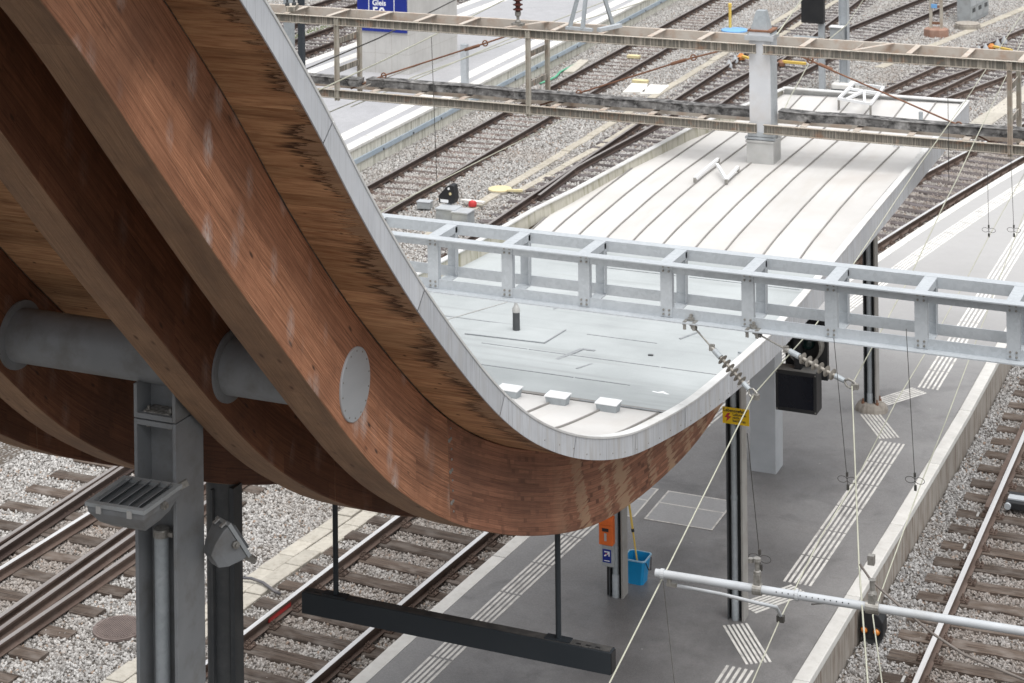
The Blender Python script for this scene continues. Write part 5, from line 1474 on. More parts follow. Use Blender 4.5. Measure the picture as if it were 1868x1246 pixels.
# cantilever pipe with clamps and steady arm
PZ5 = 5.85
pa, pb_ = G(1196, 1045, PZ5), G(1868, 1152, PZ5); dv = (pb_ - pa)
t = thing('cantilever_pipe', 'pale grey overhead line tube with row of holes above the platform', 'pipe', pa)
mb = MB(); mb.tube([pa, pb_ + dv * .8], .032, 20); smooth_by_angle(part('pipe_body', mb, MT['light_grey'], t))
mb = MB()
u = dv.normalized(); sd = Vector((0, -1, 0)); 
tocam = (O - pa).normalized(); tocam = (tocam - u * tocam.dot(u)).normalized()
for k in range(13):
    c = pa + dv * (.345 + .0165 * k); mb.lathe(c + tocam * .0305, [(.0055, 0), (.0055, .0022)], 8, axis=tocam)
part('pipe_holes', mb, MT['black'], t)
def collar(s, r_=.045, L=.05, mat='fitting'):
    c = pa + dv * s; mb = MB(); mb.tube([c - u * L / 2, c + u * L / 2], r_, 16); return part('pipe_collar', mb, MT[mat], t)
collar(.02, .04, .03, 'light_grey'); collar(.29, .045, .07); collar(.40, .042, .025, 'light_grey'); collar(.605, .047, .10)
# clamp stack at .29
c = pa + dv * .29; mb = MB(); mb.box(c + Vector((0, 0, .07)), (.05, .05, .09)); mb.lathe(c + Vector((0, 0, .11)), [(.03, 0), (.03, .03), (.018, .035), (.018, .10), (.03, .105), (.03, .13)], 10); mb.lathe(c + Vector((-.05, 0, .2)), [(.022, 0), (.022, .03)], 8); part('wire_clamp', mb, MT['fitting'], t)
c = pa + dv * .605; mb = MB(); mb.box(c + Vector((0, 0, .06)), (.055, .06, .10)); mb.lathe(c + Vector((0, 0, .1)), [(.035, 0), (.02, .03), (.02, .10), (.03, .11)], 10); mb.box(c + Vector((-.005, 0, .36)), (.05, .05, .07)); part('wire_clamp', mb, MT['fitting'], t)
c = pa + dv * .04; mb = MB(); mb.lathe(c + Vector((0, 0, -.08)), [(.02, 0), (.02, .06)], 8); mb.box(c + Vector((.02, 0, -.07)), (.08, .035, .03)); part('hinge', mb, MT['fitting'], t)
# steady arm
s0 = c + Vector((.03, 0, -.075)); e1 = G(1400, 1104, 5.55); e2 = G(1424, 1124, 5.34)
mb = MB(); arm = [s0, s0.lerp(e1, .5) + Vector((0, 0, .01)), e1.lerp(s0, .12), e1, e1.lerp(e2, .5) + Vector((.02, 0, .03)), e2]
mb.tube(arm, .014, 10); smooth_by_angle(part('steady_arm', mb, MT['light_grey'], t), 60)
mb = MB(); mb.box(e2 + Vector((0, 0, -.02)), (.06, .04, .05)); part('contact_clamp', mb, MT['dark_wire'], t)
mb = MB(); q = pa + dv * .44; mb.tube([q + Vector((0, 0, -.05)), G(1570, 1098, 5.6), G(1592, 1108, 5.55)], .0045, 6); part('stay_wire', mb, MT['dark_wire'], t)
# thick brown jumper cable
c = G(1569, 1030, 5.95)
wire('thick brown jumper cable curving down across the right rail', [c, G(1590, 1060, 5.9), G(1640, 1105, 5.85), G(1700, 1155, 5.8), G(1760, 1195, 5.78), G(1868, 1240, 5.75), G(1960, 1268, 5.7)], .010, 'jumper', 'jumper_cable')

# ---------------------------------------------------------------- old painted gantry with its mast
OY = 30.3; OD = .78
ZT1, ZT0, ZL1, ZL0 = 7.12, 6.975, 5.865, 5.72
t = thing('old_gantry', 'old cream painted gantry of twin steel channels streaked with rust', 'gantry', (-10, OY, ZL0))
def channel(x0, x1, y, z0, z1, back=1):
    mb = MB(); mb.b2(x0, x1, y, y + .010, z0, z1)
    a, b = (y - .055, y - .0005) if back > 0 else (y + .0105, y + .065)
    mb.b2(x0, x1, a, b, z1 - .010, z1); mb.b2(x0, x1, a, b, z0, z0 + .010)
    return mb
mxl, mxr = PY(1379, 90, OY).x, PY(1392, 90, OY).x
for (x0, x1) in ((-28, mxl), (mxr, 3)):
    for z0, z1 in ((ZT0, ZT1), (ZL0, ZL1)):
        part('channel_beam', channel(x0, x1, OY, z0, z1), MT['gantry_old'], t)
for (x0, x1) in ((-28, -8.69), (-8.69, 3)):
    for z0, z1 in ((ZT0, ZT1), (ZL0, ZL1)):
        part('channel_beam', channel(x0, x1, OY + OD, z0, z1, -1), MT['gantry_clean'], t)
# flat bars between front and back channels
x = -27.5; i = 0
while x < 3:
    if not (-9.3 < x < -8.4):
        mb = MB(); mb.obox((x - .05, OY + .011, ZT1 + .002), (.42 if i % 7 == 3 else 0, OD - .02, 0), (.085, 0, 0), (0, 0, .010)); mb.obox((x - .05, OY + .012, ZT0 + .02), (0, OD - .03, 0), (.010, 0, 0), (0, 0, .11)); part('cross_bar', mb, MT['gantry_clean'], t)
        mb = MB(); mb.obox((x - .05, OY + .011, ZL1 + .002), (0, OD - .02, 0), (.10, 0, 0), (0, 0, .010)); part('cross_bar', mb, MT['gantry_clean'], t)
    x += .84; i += 1
# ladder posts
for px_ in (614, 963, 1841):
    x = PY(px_, 110, OY - .04).x
    for y in (OY - .03, OY + OD + .03):
        mb = MB(); mb.b2(x - .035, x - .027, y - .035, y + .035, ZL0 - .04, ZT1 - .02); mb.b2(x + .027, x + .035, y - .035, y + .035, ZL0 - .04, ZT1 - .02); mb.b2(x - .026, x + .026, y - .004, y + .004, ZL0 - .04, ZT1 - .02)
        part('ladder_post', mb, MT['gantry_post'], t)
    for z in (6.15, 6.65):
        mb = MB(); mb.b2(x - .006, x + .006, OY + .01, OY + OD - .01, z, z + .10); part('post_brace', mb, MT['gantry_old'], t)
# tarred cable duct on the lower beam, in two lengths
def duct(x0, x1, dz=0.):
    y = OY + .34; mb = MB(); xs = np.linspace(x0, x1, int((x1 - x0) / .6) + 2); rn = random.Random(int(x0 * 10))
    rows = []
    for x in xs:
        j = rn.uniform(-.010, .010); rows.append([(x, y - .10, ZL1 + .02 + j + dz), (x, y + .12, ZL1 + .02 + j + dz), (x, y + .12, ZL1 + .13 + j + dz), (x, y + .135, ZL1 + .15 + j + dz), (x, y - .115, ZL1 + .15 + j + dz), (x, y - .10, ZL1 + .125 + j + dz)])
    mb.loft(rows); return mb
x_gap = PY(668, 150, OY + .34).x
dt = thing('cable_duct', 'black tarred cable duct lying along the lower beam of the old gantry', 'cable duct', (-12, OY + .34, ZL1))
part('duct_length', duct(-28, x_gap - .1), MT['duct'], dt)
part('duct_length', duct(x_gap + .05, -9.10, .02), MT['duct'], dt)
part('duct_length', duct(-8.64, 3, .02), MT['duct'], dt)
# tie rods with rings and turnbuckles
def tie(pxs, rings, sleeve):
    pts = [PY(x_, y_, OY + .40) for x_, y_ in pxs]
    mb = MB(); mb.tube(pts, .014, 8); o = part('tie_rod', mb, MT['rust'], t)
    for r_ in rings:
        c = PY(*r_, OY + .40); n = 14; mb = MB(); mb.tube([c + Vector((.045 * math.cos(2 * math.pi * k / n), 0, .045 * math.sin(2 * math.pi * k / n))) for k in range(n + 1)], .013, 6); part('ring', mb, MT['rust'], o)
    a, b = PY(*sleeve[0], OY + .40), PY(*sleeve[1], OY + .40); mb = MB(); mb.tube([a, b], .027, 8); part('turnbuckle', mb, MT['rust'], o)
tie([(640, 162), (700, 138), (840, 93), (885, 79), (942, 60)], [(700, 138), (885, 79)], [(848, 91), (874, 83)])
tie([(985, 192), (1056, 170), (1225, 117), (1265, 105), (1335, 88)], [(1056, 170), (1265, 105)], [(1224, 117), (1252, 109)])
tie([(1440, 96), (1478, 110), (1516, 128), (1748, 228), (1815, 264)], [(1478, 110), (1749, 228)], [(1494, 117), (1518, 127)])
# things on top: porcelain insulator, tripod bracket, small clamp
p = PY(945, 42, OY + .25)
ti = thing('insulator', 'dark brown porcelain insulator standing on the old gantry beam', 'insulator', (p.x, OY + .25, ZT1))
mb = MB(); mb.box((p.x, OY + .25, ZT1 + .03), (.20, .12, .04)); mb.lathe((p.x, OY + .25, ZT1 + .05), [(.05, 0), (.05, .03), (.025, .05), (.025, .10), (.05, .13), (.05, .19)], 12); part('insulator_foot', mb, MT['fitting'], ti)
mb = MB(); pr = [(.04, .19)]
for k in range(6): pr += [(.04, .20 + .08 * k), (.085, .22 + .08 * k), (.085, .235 + .08 * k), (.04, .255 + .08 * k)]
mb.lathe((p.x, OY + .25, ZT1 + .05), pr, 18); smooth_by_angle(part('insulator_body', mb, MT['porcelain'], ti), 50)
mb = MB(); mb.lathe((p.x, OY + .25, ZT1 + .05), [(.045, .665), (.045, .76), (.02, .77), (.02, .9)], 12); part('insulator_cap', mb, MT['fitting'], ti)
q = PY(1078, 46, OY + .3)
tb = thing('bracket', 'grey tripod bracket standing on the old gantry beam', 'bracket', (q.x, OY + .35, ZT1))
for dx, dy in ((-.30, -.25), (-.05, -.3), (.25, .30)):
    mb = MB(); mb.beam((q.x + dx, OY + .35 + dy, ZT1 + .05), (q.x - .02, OY + .35, ZT1 + 1.3), .055, .055); part('bracket_leg', mb, MT['galv_dull'], tb)
mb = MB(); mb.beam((q.x - .36, OY + .1, ZT1 + .05), (q.x + .12, OY + .05, ZT1 + .05), .07, .05); mb.beam((q.x + .22, OY + .08, ZT1 + .05), (q.x + .40, OY + .62, ZT1 + .05), .08, .06); part('bracket_foot', mb, MT['galv'], tb)
q = PY(533, 16, OY + .3)
tb = thing('bracket', 'small cream clamp block with bolts on the old gantry beam', 'bracket', (q.x, OY + .3, ZT1))
mb = MB(); mb.box((q.x, OY + .3, ZT1 + .06), (.16, .4, .08), .35); part('clamp_plate', mb, MT['gantry_old'], tb)
mb = MB(); mb.lathe((q.x - .04, OY + .2, ZT1 + .1), [(.04, 0), (.04, .05), (.02, .06), (.02, .14)], 8); mb.lathe((q.x + .04, OY + .3, ZT1 + .1), [(.04, 0), (.04, .05), (.02, .06), (.02, .14)], 8); part('clamp_bolts', mb, MT['steel_dark'], tb)

# mast through the roof
mx0, mx1 = -9.07, -8.70; my0, my1 = OY + .07, OY + .07 + .36
zr = roof_z(30.5)
t = thing('gantry_mast', 'pale grey steel mast rising from the platform through the white roof', 'mast', ((mx0 + mx1) / 2, (my0 + my1) / 2, PZ))
mb = MB(); mb.b2(mx0 - .03, mx1 + .02, my0 - .03, my1 + .03, PZ - .05, zr + .02); bevel(part('mast_foot', mb, MT['light_grey'], t), .01)
mb = MB(); hw = (mx1 - mx0); 
mb.b2(mx0 + .012, mx1 - .012, my0, my0 + .024, zr + .2, 7.30); mb.b2(mx0 + .012, mx1 - .012, my1 - .024, my1, zr + .2, 7.30); mb.b2((mx0 + mx1) / 2 - .01, (mx0 + mx1) / 2 + .01, my0 + .0245, my1 - .0245, zr + .2, 7.30)
part('mast_shaft', mb, MT['mast_white'], t)
mb = MB(); mb.b2(mx1 - .011, mx1 - .003, my0 + .002, my1 - .002, zr + .2, 7.28); part('mast_side', mb, MT['galv'], t)
mb = MB(); mb.b2(mx0 - .035, mx1 + .035, my0 - .035, my1 + .035, zr - .05, zr + .33); mb.b2(mx0 - .05, mx1 + .05, my0 - .05, my1 + .05, zr + .332, zr + .37); bevel(part('roof_collar', mb, MT['zinc'], t), .006)
mb = MB(); mb.b2(mx0 - .02, mx1 + .03, my0 - .025, my1 + .03, zr + .43, zr + .50); mb.b2(mx0 - .06, mx1 + .05, my0 - .03, my0 + .05, zr + .385, zr + .42); part('clamp_band', mb, MT['galv'], t)
mb = MB(); mb.b2(mx0 - .03, mx1 + .03, my0 - .03, my1 + .03, 7.19, 7.25); mb.b2(mx0 - .05, mx1 + .05, my0 - .04, my0 - .02, 7.17, 7.24); part('clamp_band', mb, MT['light_grey'], t)
mb = MB(); mb.b2(mx0 - .01, mx1 + .01, my0 - .01, my1 + .01, 7.302, 7.33); part('cap_plate', mb, MT['rust'], t)
mb = MB(); cxm = (mx0 + mx1) / 2; mb.loft([[(cxm - .16, my0 + .05, 7.33), (cxm + .12, my0 + .05, 7.33), (cxm + .12, my1 - .05, 7.33), (cxm - .16, my1 - .05, 7.33)], [(cxm - .08, my0 + .1, 7.62), (cxm + .06, my0 + .1, 7.62), (cxm + .06, my1 - .1, 7.62), (cxm - .08, my1 - .1, 7.62)]]); part('cap_socket', mb, MT['galv_dull'], t)

# loose far wires left of the mast
def far_wire(label, pts, yy, r=.009, mat='wire'):
    wire(label, [PY(x_, y_, yy + k * 0) for k, (x_, y_) in enumerate(pts)], r, mat)
wire('dark wire rising from the timber canopy edge past the concrete block', [G(400, 200, 6.6), G(556, 127, 6.6), G(690, 70, 6.6), G(830, 0, 6.6), G(900, -40, 6.6)], .012, 'dark_wire')
wire('pale wire crossing in front of the ladder post and concrete block', [G(440, 228, 6.2), G(585, 163, 6.2), G(700, 110, 6.2), G(850, 35, 6.2), G(960, -20, 6.2)], .012)
wire('lower pale wire running in front of the far platform edge', [G(600, 205, 5.4), G(760, 138, 5.4), G(950, 70, 5.4), G(1120, 20, 5.4), G(1200, -5, 5.4)], .010)
wire('second lower pale wire in front of the far platform edge', [G(640, 195, 5.6), G(780, 135, 5.6), G(950, 62, 5.6), G(1110, 0, 5.6), G(1150, -16, 5.6)], .010)
wire('dark tie wire continuing from the rusty tie rod to the left', [G(660, 160, 5.95), G(780, 112, 5.95), G(840, 93, 5.95)], .009, 'insul_grey')
wire('pale wire over the rail beside the small black signal', [G(560, 470, 5.3), G(700, 384, 5.3), G(800, 332, 5.3), G(880, 291, 5.3), G(1000, 232, 5.3), G(1100, 184, 5.3)], .008)
def thin(label, foot, z, top, yoff=0):
    f_ = G(*foot, z); wire(label, [f_, PY(*top, f_.y)], .005, 'dark_wire')
thin('thin dark wire hanging from the old gantry above the small signal', (797, 332), 5.3, (787, 68))
thin('thin dark wire hanging in front of the platform end by the far mast', (1731, 330), 5.3, (1729, 160))
wire('pale stay wire from the mast head to the upper right', [Vector((mx1 + .1, my0, 7.28)), PY(1462, 0, OY + 6), PY(1500, -25, OY + 9)], .012)
wire('pale wire passing the black signal and grey pole to the right', [PY(1412, 240, OY + .9), PY(1440, 180, OY + 4), PY(1490, 90, OY + 8), PY(1545, 45, OY + 12), PY(1578, -5, OY + 16)], .010)
# ---------------------------------------------------------------- far yard equipment
# concrete block with platform sign
b0, b1, b2_ = G(655, 130, WZ), G(746, 137, WZ), G(838, 100, WZ)
t = thing('concrete_block', 'tall smooth concrete lift block on the far platform', 'building', (b0 + b2_) / 2)
u = (b1 - b0); v = (b2_ - b1)
fx_w = u.length; BH = 3.4
mb = MB()
q0, q1 = Vector((b0.x, b0.y, WZ - .1)), Vector((b1.x, b1.y, WZ - .1))
dep = Vector((0, v.length * 1.0, 0)); 
yf = (b0.y + b1.y) / 2; xb0, xb1 = b0.x, b1.x; yb = b2_.y
mb.b2(xb0, xb1, yf, yb, WZ - .1, WZ + BH); bevel(part('wall', mb, MT['block_conc'], t), .02)
mb = MB()
for z in (WZ + .62, WZ + 1.24):
    mb.b2(xb0 - .001, xb1 + .001, yf - .001, yb, z, z + .006)
for x_ in (.33, .66): mb.b2(xb0 + (xb1 - xb0) * x_, xb0 + (xb1 - xb0) * x_ + .008, yf - .0012, yf + .01, WZ, WZ + BH)
part('formwork_joint', mb, MT['base_conc'], t)
ysg = yf - .05
s0, s1 = PY(652, 55, ysg), PY(742, 55, ysg)
ts = thing('platform_sign', 'blue platform sign reading Gleis 50 on the concrete block', 'sign', ((s0.x + s1.x) / 2, ysg, s0.z))
zt = s0.z + 1.75
mb = MB(); mb.b2(s0.x, s1.x, ysg, ysg + .045, s0.z, zt); part('sign_plate', mb, MT['blue_sign'], ts)
for px_ in (673, 719):
    x = PY(px_, 20, ysg).x; mb = MB(); mb.b2(x - .012, x + .012, ysg - .006, ysg - .001, s0.z + .42, zt - .03); part('dividing_line', mb, MT['white_print'], ts)
gp = PY(679, 9, ysg); text_mesh('Gleis', .24, 'lettering', MT['white_print'], ts, FACE(gp.x, ysg - .003, gp.z), bold=True)
gp = PY(679, 31, ysg); text_mesh('50', .46, 'lettering', MT['white_print'], ts, FACE(gp.x, ysg - .003, gp.z), bold=True)

def post(label, base, w_, h, mat, d_=None, name='post'):
    p = Vector(base); t = thing(name, label, 'post', p, None)
    mb = MB(); mb.b2(p.x - w_ / 2, p.x + w_ / 2, p.y - (d_ or w_) / 2, p.y + (d_ or w_) / 2, p.z - .05, p.z + h); bevel(part('shaft', mb, MT[mat], t), .01)
    mb = MB(); mb.box(p + Vector((0, 0, .012)), (w_ * 1.7, (d_ or w_) * 1.7, .024)); part('base_plate', mb, MT['galv_dull'], t)
    mb = MB(); mb.box(p + Vector((0, 0, h + .008)), (w_ * .96, (d_ or w_) * .96, .014)); part('top_plate', mb, MT['galv_dull'], t)
    return t
post('short pale blue grey post at the far platform edge', G(848, 156, WZ), .20, 1.25, 'galv')
post('dark slate post behind the canopy edge on the far tracks', G(551, 165, WZ), .17, 3.6, 'sign_dark')
post('grey blue channel post close to the canopy edge', G(528, 110, -.2), .34, 2.4, 'galv_dull', .2)

def cyl_lid(label, p, r, h, mat, group=None, name='manhole_cover'):
    t = thing(name, label, 'manhole', p, group)
    mb = MB(); mb.lathe(p + Vector((0, 0, -.08)), [(r * 1.05, 0), (r * 1.05, .08 + h * .5), (r, .08 + h * .55)], 28); part('lid_ring', mb, MT['base_conc'], t)
    mb = MB(); mb.lathe(p + Vector((0, 0, h * .5)), [(r * .99, 0), (r * .99, h * .5), (r * .93, h * .62)], 28); smooth_by_angle(part('lid', mb, MT[mat], t), 30)
    return t
HL = cyl_lid('round pale yellow lid at the end of the short cable trough', G(912, 348, -.15), .30, .06, 'pale_yellow')
mb = MB(); a, b = G(925, 347, -.08), G(953, 348, -.08); mb.beam(a, b, .08, .05); mb2 = part('lid_handle', mb, MT['pale_yellow'], HL)
cyl_lid('round pale yellow lid below the grey boxes of small signal', G(811, 418, -.15), .36, .06, 'pale_yellow')
cyl_lid('round ochre rimmed concrete ring beside the grey switch cabinet', G(1765, 48, -.1), .45, .12, 'base_conc')
cyl_lid('round bright blue lid with a yellow marker post', G(1340, 59, -.1), .50, .10, 'blue_lid')
p = G(1332, 56, -.1); t = thing('marker_post', 'slim yellow marker post beside the blue lid', 'post', p)
mb = MB(); mb.lathe(p, [(.055, 0), (.055, .86), (.07, .87), (.07, 1.0), (.03, 1.02)], 12); smooth_by_angle(part('shaft', mb, MT['yellow'], t), 40)
mb = MB(); mb.lathe(p, [(.11, -.05), (.11, .03)], 12); part('foot', mb, MT['base_conc'], t)

# dwarf signal with two lamps and grey boxes
p = G(820, 392, -.1)
t = thing('shunting_signal', 'small black angular ground signal on a short grey post', 'signal', p)
zs_ = .30; w_ = .40
mb = MB(); y0 = p.y; x0 = p.x - .24; poly = [(0, 0), (.40, .0), (.44, .12), (.40, .44), (.30, .46), (.20, .40), (0, .18)]
mb.loft([[(x0 + a, y_, p.z + zs_ + b) for a, b in poly] for y_ in (y0 - .10, y0 + .14)]); bevel(part('housing', mb, MT['black'], t), .012)
mb = MB(); mb.lathe((x0 + .27, y0 - .10, p.z + zs_ + .36), [(.03, 0), (.026, .012)], 12, axis=(0, -1, 0)); part('lens', mb, MT['white_print'], t)
mb = MB(); mb.lathe((x0 + .31, y0 - .10, p.z + zs_ + .24), [(.035, 0), (.03, .012)], 12, axis=(0, -1, 0)); part('lens', mb, MT['pale_yellow'], t)
mb = MB(); mb.b2(x0 + .05, x0 + .26, y0 - .112, y0 - .101, p.z + zs_ + .02, p.z + zs_ + .09); part('number_plate', mb, MT['white_print'], t)
mb = MB(); mb.tube([(p.x, y0, p.z - .1), (p.x, y0, p.z + zs_)], .06, 12); part('post', mb, MT['galv'], t)
t = thing('junction_box', 'low grey metal boxes at the foot of the small black signal', 'box', G(830, 405, -.15))
for (x0_, x1_, yy_, hh) in ((795, 835, 404, .16), (824, 858, 409, .14)):
    a, b = G(x0_, yy_, -.15), G(x1_, yy_, -.15); mb = MB(); mb.b2(a.x, b.x, a.y, a.y + .42, -.2, hh - .02); bevel(part('box_body', mb, MT['grey_machine'], t), .012)
    mb = MB(); mb.b2(a.x - .015, b.x + .015, a.y - .015, a.y + .435, hh - .018, hh + .012); part('box_lid', mb, MT['light_grey'], t)
p = G(775, 378, -.12); t = thing('junction_box', 'small pale box in the ballast beside the brown rail', 'box', p)
mb = MB(); mb.box(p + Vector((0, 0, .06)), (.34, .24, .16), .1); bevel(part('box_body', mb, MT['grey_machine'], t), .01)
mb = MB(); mb.box(p + Vector((0, 0, .15)), (.36, .26, .02), .1); part('box_lid', mb, MT['light_grey'], t)
p = G(862, 376, -.12); t = thing('derailer_marker', 'red knob with white tapered plate lying in the ballast', 'marker', p)
mb = MB(); mb.lathe(p, [(.10, 0), (.11, .06), (.08, .12), (.03, .14)], 14); smooth_by_angle(part('knob', mb, MT['red'], t))
mb = MB(); mb.prism([(p.x - .40, p.y + .12), (p.x + .26, p.y + .05), (p.x + .26, p.y + .20), (p.x - .30, p.y + .22)], p.z + .06, p.z + .10); part('plate', mb, MT['white_slab'], t)

# white slabs and yellow bits between the far tracks
for i, c in enumerate((((1136, 168), (1176, 168), (1182, 153), (1152, 152)), ((1166, 171), (1203, 171), (1221, 156), (1187, 154)))):
    P4 = [G(*q, -.12) for q in c]; mb = MB(); mb.prism([(p.x, p.y) for p in P4], -.2, -.11)
    tag(bevel(part('concrete_slab', mb, MT['white_slab'], None), .01), ('white concrete slab lying left of the cable trough below the far tie rod', 'white concrete slab between two cable troughs below the far tie rod')[i], 'slab')
for i, (x0_, x1_, yy_) in enumerate(((1145, 1170, 102), (1154, 1185, 147))):
    a, b = G(x0_, yy_, -.1), G(x1_, yy_, -.1); mb = MB(); mb.b2(a.x, b.x, a.y - .1, a.y + .12, -.16, -.06)
    t = tag(bevel(part('track_magnet', mb, MT['pale_yellow'], None), .01), ('yellow block fixed between the rails on steel sleepers', 'yellow block lying beside the white concrete slabs')[i], 'track magnet')
# point motors: white caps and yellow rods
def motors(label, pxs, rod):
    base = G(*pxs[0], -.1); t = thing('point_motor', label, 'point motor', base)
    for q in pxs:
        c = G(*q, -.05); mb = MB(); mb.lathe(c + Vector((0, 0, -.1)), [(.11, 0), (.11, .10), (.05, .20), (.03, .26)], 12); smooth_by_angle(part('motor_cap', mb, MT['light_grey'], t))
    a, b = G(*rod[0], .02), G(*rod[1], .02); mb = MB(); mb.beam(a, b, .10, .07); part('rod', mb, MT['yellow'], t)
    mb = MB(); mb.lathe(a + Vector((0, 0, -.12)), [(.13, 0), (.14, .1), (.06, .2)], 12); part('rod_head', mb, M('rusty_orange_paint', (.55, .22, .05), (.45, .16, .04), .6, 0, 9), t)
motors('pale point motor caps with yellow rod left of the gantry mast', [(1330, 118), (1341, 110), (1349, 105)], [(1352, 102), (1366, 106)])
motors('pale point motor caps with yellow rod at the far right track', [(1786, 92), (1798, 88), (1820, 80), (1832, 74)], [(1809, 84), (1846, 92)])
a, b = G(1425, 112, .02), G(1470, 116, .02); t = thing('point_motor', 'yellow switch rod across the rails right of the gantry mast', 'point motor', a)
mb = MB(); mb.beam(a, b, .12, .08); part('rod', mb, MT['yellow'], t)
mb = MB(); mb.lathe(a + Vector((0, 0, -.15)), [(.14, 0), (.14, .12), (.07, .2)], 12); part('rod_head', mb, MT['rust'], t)

# big signal seen from behind and its neighbours
p = G(1500, 165, -.2)
t = thing('main_signal', 'tall signal with black back board on slim galvanised post', 'signal', p)
D_ = p.y
mb = MB(); mb.b2(p.x - .09, p.x + .09, D_ - .09, D_ + .09, p.z, p.z + 3.6); part('post', mb, MT['galv'], t)
q0, q1 = PY(1462, 41, D_ - .25), PY(1503, 41, D_ - .25)
mb = MB(); mb.b2(q0.x, q1.x, D_ - .30, D_ - .06, q0.z, q0.z + 1.6); bevel(part('back_board', mb, MT['black'], t), .02)
q = PY(1488, 75, D_ - .15); mb = MB(); mb.b2(q.x - .2, q.x + .2, D_ - .15, D_ - .12, q.z - .08, q.z + .08); part('number_plate', mb, MT['yellow'], t)
q = PY(1470, 66, D_ - .1); mb = MB(); mb.b2(q.x - .35, q.x + .45, D_ - .4, D_ - .1, q.z - .04, q.z + .01); part('service_step', mb, MT['galv_dull'], t)
p = G(1541, 158, -.1)
t = thing('catenary_pole', 'galvanised steel pole on a pale concrete block with grey control box', 'pole', p)
mb = MB(); hcol(mb, p.x, p.y, .28, .26, .018, .012, p.z, p.z + 4.2); part('shaft', mb, MT['galv'], t)
mb = MB(); mb.b2(p.x - .36, p.x + .40, p.y - .35, p.y + .35, p.z - .3, p.z + .14); bevel(part('concrete_foot', mb, MT['kerb'], t), .05)
mb = MB(); mb.b2(p.x - .345, p.x + .39, p.y - .37, p.y - .34, p.z - .3, p.z - .02); part('foot_shadow_strip', mb, MT['steel_dark'], t)  # dark strip on the block front stands in for a shadow gap
q = PY(1530, 66, p.y - .3); mb = MB(); mb.b2(q.x - .26, q.x + .16, p.y - .42, p.y - .14, q.z - .38, q.z + .28); bx_ = bevel(part('control_box', mb, MT['grey_machine'], t), .015)
mb = MB(); mb.b2(q.x - .28, q.x + .18, p.y - .46, p.y - .10, q.z + .282, q.z + .31); part('box_roof', mb, MT['white_frame'], bx_)

p = G(1708, 62, -.1)
t = thing('lattice_mast', 'rusty twin channel mast on an octagonal brown foot', 'mast', p)
mb = MB(); n = 8
mb.loft([[(p.x + r_ * math.cos(2 * math.pi * k / n + .39), p.y + r_ * .8 * math.sin(2 * math.pi * k / n + .39), p.z + z) for k in range(n)] for r_, z in ((.46, -.2), (.46, .18), (.40, .22))]); part('concrete_foot', mb, M('rust_washed_concrete', (.26, .15, .11), (.34, .22, .17), .9, 0, 5), t)
for s_ in (-.19, .19):
    mb = MB(); mb.b2(p.x + s_ - .05, p.x + s_ + .05, p.y - .05, p.y - .035, p.z + .2, p.z + 3.5); mb.b2(p.x + s_ - .05, p.x + s_ - .035, p.y - .035, p.y + .06, p.z + .2, p.z + 3.5); mb.b2(p.x + s_ + .035, p.x + s_ + .05, p.y - .035, p.y + .06, p.z + .2, p.z + 3.5); part('channel_leg', mb, MT['gantry_post'], t)
for k in range(5):
    mb = MB(); z = p.z + .35 + .6 * k; mb.b2(p.x - .139, p.x + .139, p.y - .04, p.y - .03, z, z + .10); part('lattice_bar', mb, MT['rust'], t)
mb = MB(); mb.b2(p.x - .16, p.x + .05, p.y - .09, p.y - .055, p.z + .95, p.z + 1.1); part('number_plate', mb, MT['blue_lid'], t)

a, b, c = G(1746, 38, -.1), G(1770, 40, -.1), G(1803, 24, -.1)
t = thing('switch_cabinet', 'grey metal switch cabinet with three doors and vents', 'cabinet', (a + c) / 2)
ux = Vector((c.x - b.x, c.y - b.y, 0)); 
mb = MB(); mb.obox((a.x, a.y, -.15), Vector((b.x - a.x, b.y - a.y, 0)), ux, (0, 0, 1.9)); part('cabinet_body', mb, MT['grey_machine'], t)
nrm = Vector((ux.y, -ux.x, 0)).normalized()
if nrm.dot(Vector((b.x - a.x, b.y - a.y, 0))) < 0: nrm = -nrm
for k in range(3):
    o_ = Vector((b.x, b.y, -.05)) + ux * (k / 3 + .012); mb = MB(); mb.obox(o_ + Vector((0, 0, .5)), ux * (.31), nrm * .02, (0, 0, 1.2)); part('door', mb, MT['light_grey'], t)
    mb = MB(); mb.obox(o_ + Vector((0, 0, .02)), ux * (.31), nrm * .02, (0, 0, .46)); part('door', mb, MT['grey_machine'], t)
    mb = MB(); mb.obox(o_ + ux * .08 + nrm * .0205 + Vector((0, 0, .26)), ux * .16, nrm * .006, (0, 0, .16)); part('vent', mb, MT['steel_dark'], t)
post('slim galvanised ladder post standing at the right far track', G(1846, 255, -.2), .12, 1.2, 'galv') if False else None

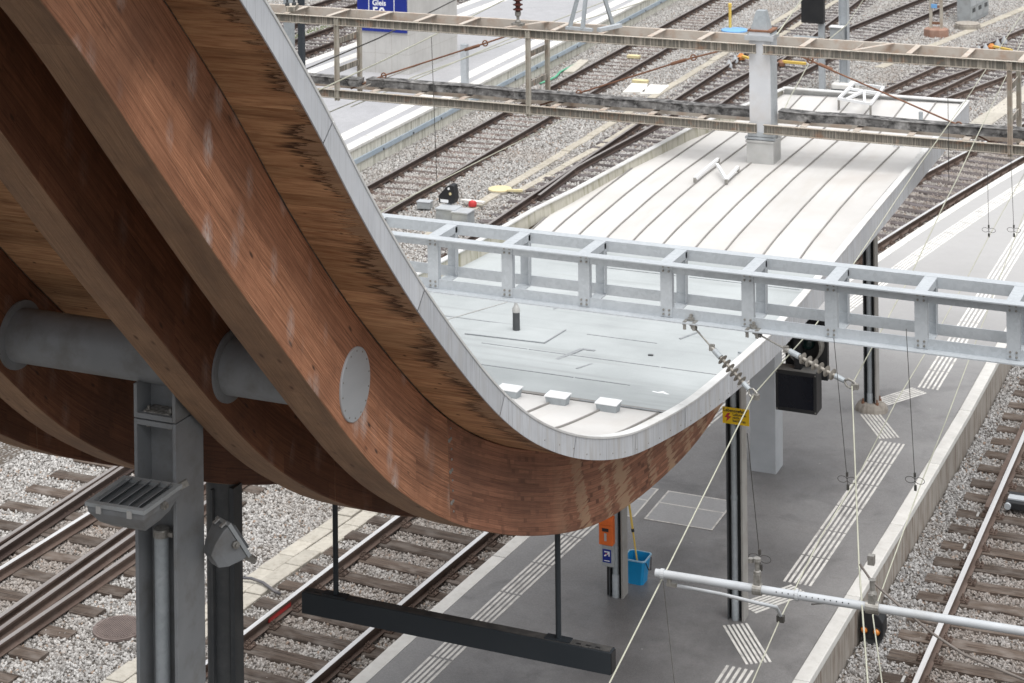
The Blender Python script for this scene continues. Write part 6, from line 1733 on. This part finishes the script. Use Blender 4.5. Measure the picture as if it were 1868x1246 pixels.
# near right: ground signal with two amber lamps, point lock
p = G(1590, 1166, -.15)
t = thing('ground_signal', 'black ground signal with two amber lamps at the platform edge wall', 'signal', p)
mb = MB(); y0 = p.y; mb.loft([[(p.x + a, y_, p.z + b) for a, b in ((-.15, .02), (.15, .02), (.17, .10), (.17, .26), (.10, .36), (-.06, .40), (-.15, .36))] for y_ in (y0 - .05, y0 + .2)]); bevel(part('housing', mb, MT['black'], t), .015)
for sx in (-.085, .085):
    mb = MB(); mb.lathe((p.x + sx, y0 - .05, p.z + .14), [(.05, 0), (.048, .02), (.03, .04), (.005, .046)], 16, axis=(0, -1, 0)); smooth_by_angle(part('lamp_lens', mb, MT['lamp_orange'], t), 60)
    mb = MB(); mb.tube([(p.x + sx, y0 - .05, p.z + .14), (p.x + sx, y0 - .085, p.z + .14)], .058, 16, caps=False); part('lens_hood', mb, MT['black'], t)
mb = MB(); mb.b2(p.x - .12, p.x + .12, y0 - .02, y0 + .16, p.z - .08, p.z + .02); part('foot', mb, MT['steel_dark'], t)
a = G(1828, 915, -.05)
t = thing('point_lock', 'black point lock bars with grey bracket fixed to the right rail', 'point lock', a)
for dy_, hz in ((0, .0), (.28, .02)):
    mb = MB(); mb.b2(a.x + .06, a.x + 1.3, a.y - .06 + dy_, a.y + .06 + dy_, -.13 + hz, -.02 + hz); bevel(part('bar', mb, MT['black'], t), .012)
mb = MB(); mb.b2(a.x + .08, a.x + .42, a.y + .05, a.y + .22, -.06, .0); mb.lathe((a.x + .10, a.y - .07, -.07), [(.05, 0), (.05, .05)], 12, axis=(0, -1, 0)); part('bracket', mb, MT['galv'], t)
# green conduit along the far wall
mb = MB(); mb.tube([G(985, 152, -.12), G(1002, 146, -.1), G(1014, 140, -.1), G(1022, 131, -.12), G(1062, 112, -.14)], .035, 8)
tag(part('cable', mb, MT['green_cable'], None, True), 'green cable conduit lying at the foot of the far platform wall', 'cable')
mb = MB(); P4 = [G(1028, 132, -.12), G(1048, 132, -.12), G(1074, 111, -.12), G(1058, 109, -.12)]; mb.prism([(q.x, q.y) for q in P4], -.2, -.10)
tag(part('concrete_slab', mb, MT['slab'], None), 'long pale slab lying beside the green conduit', 'slab')
# small weed on the wall
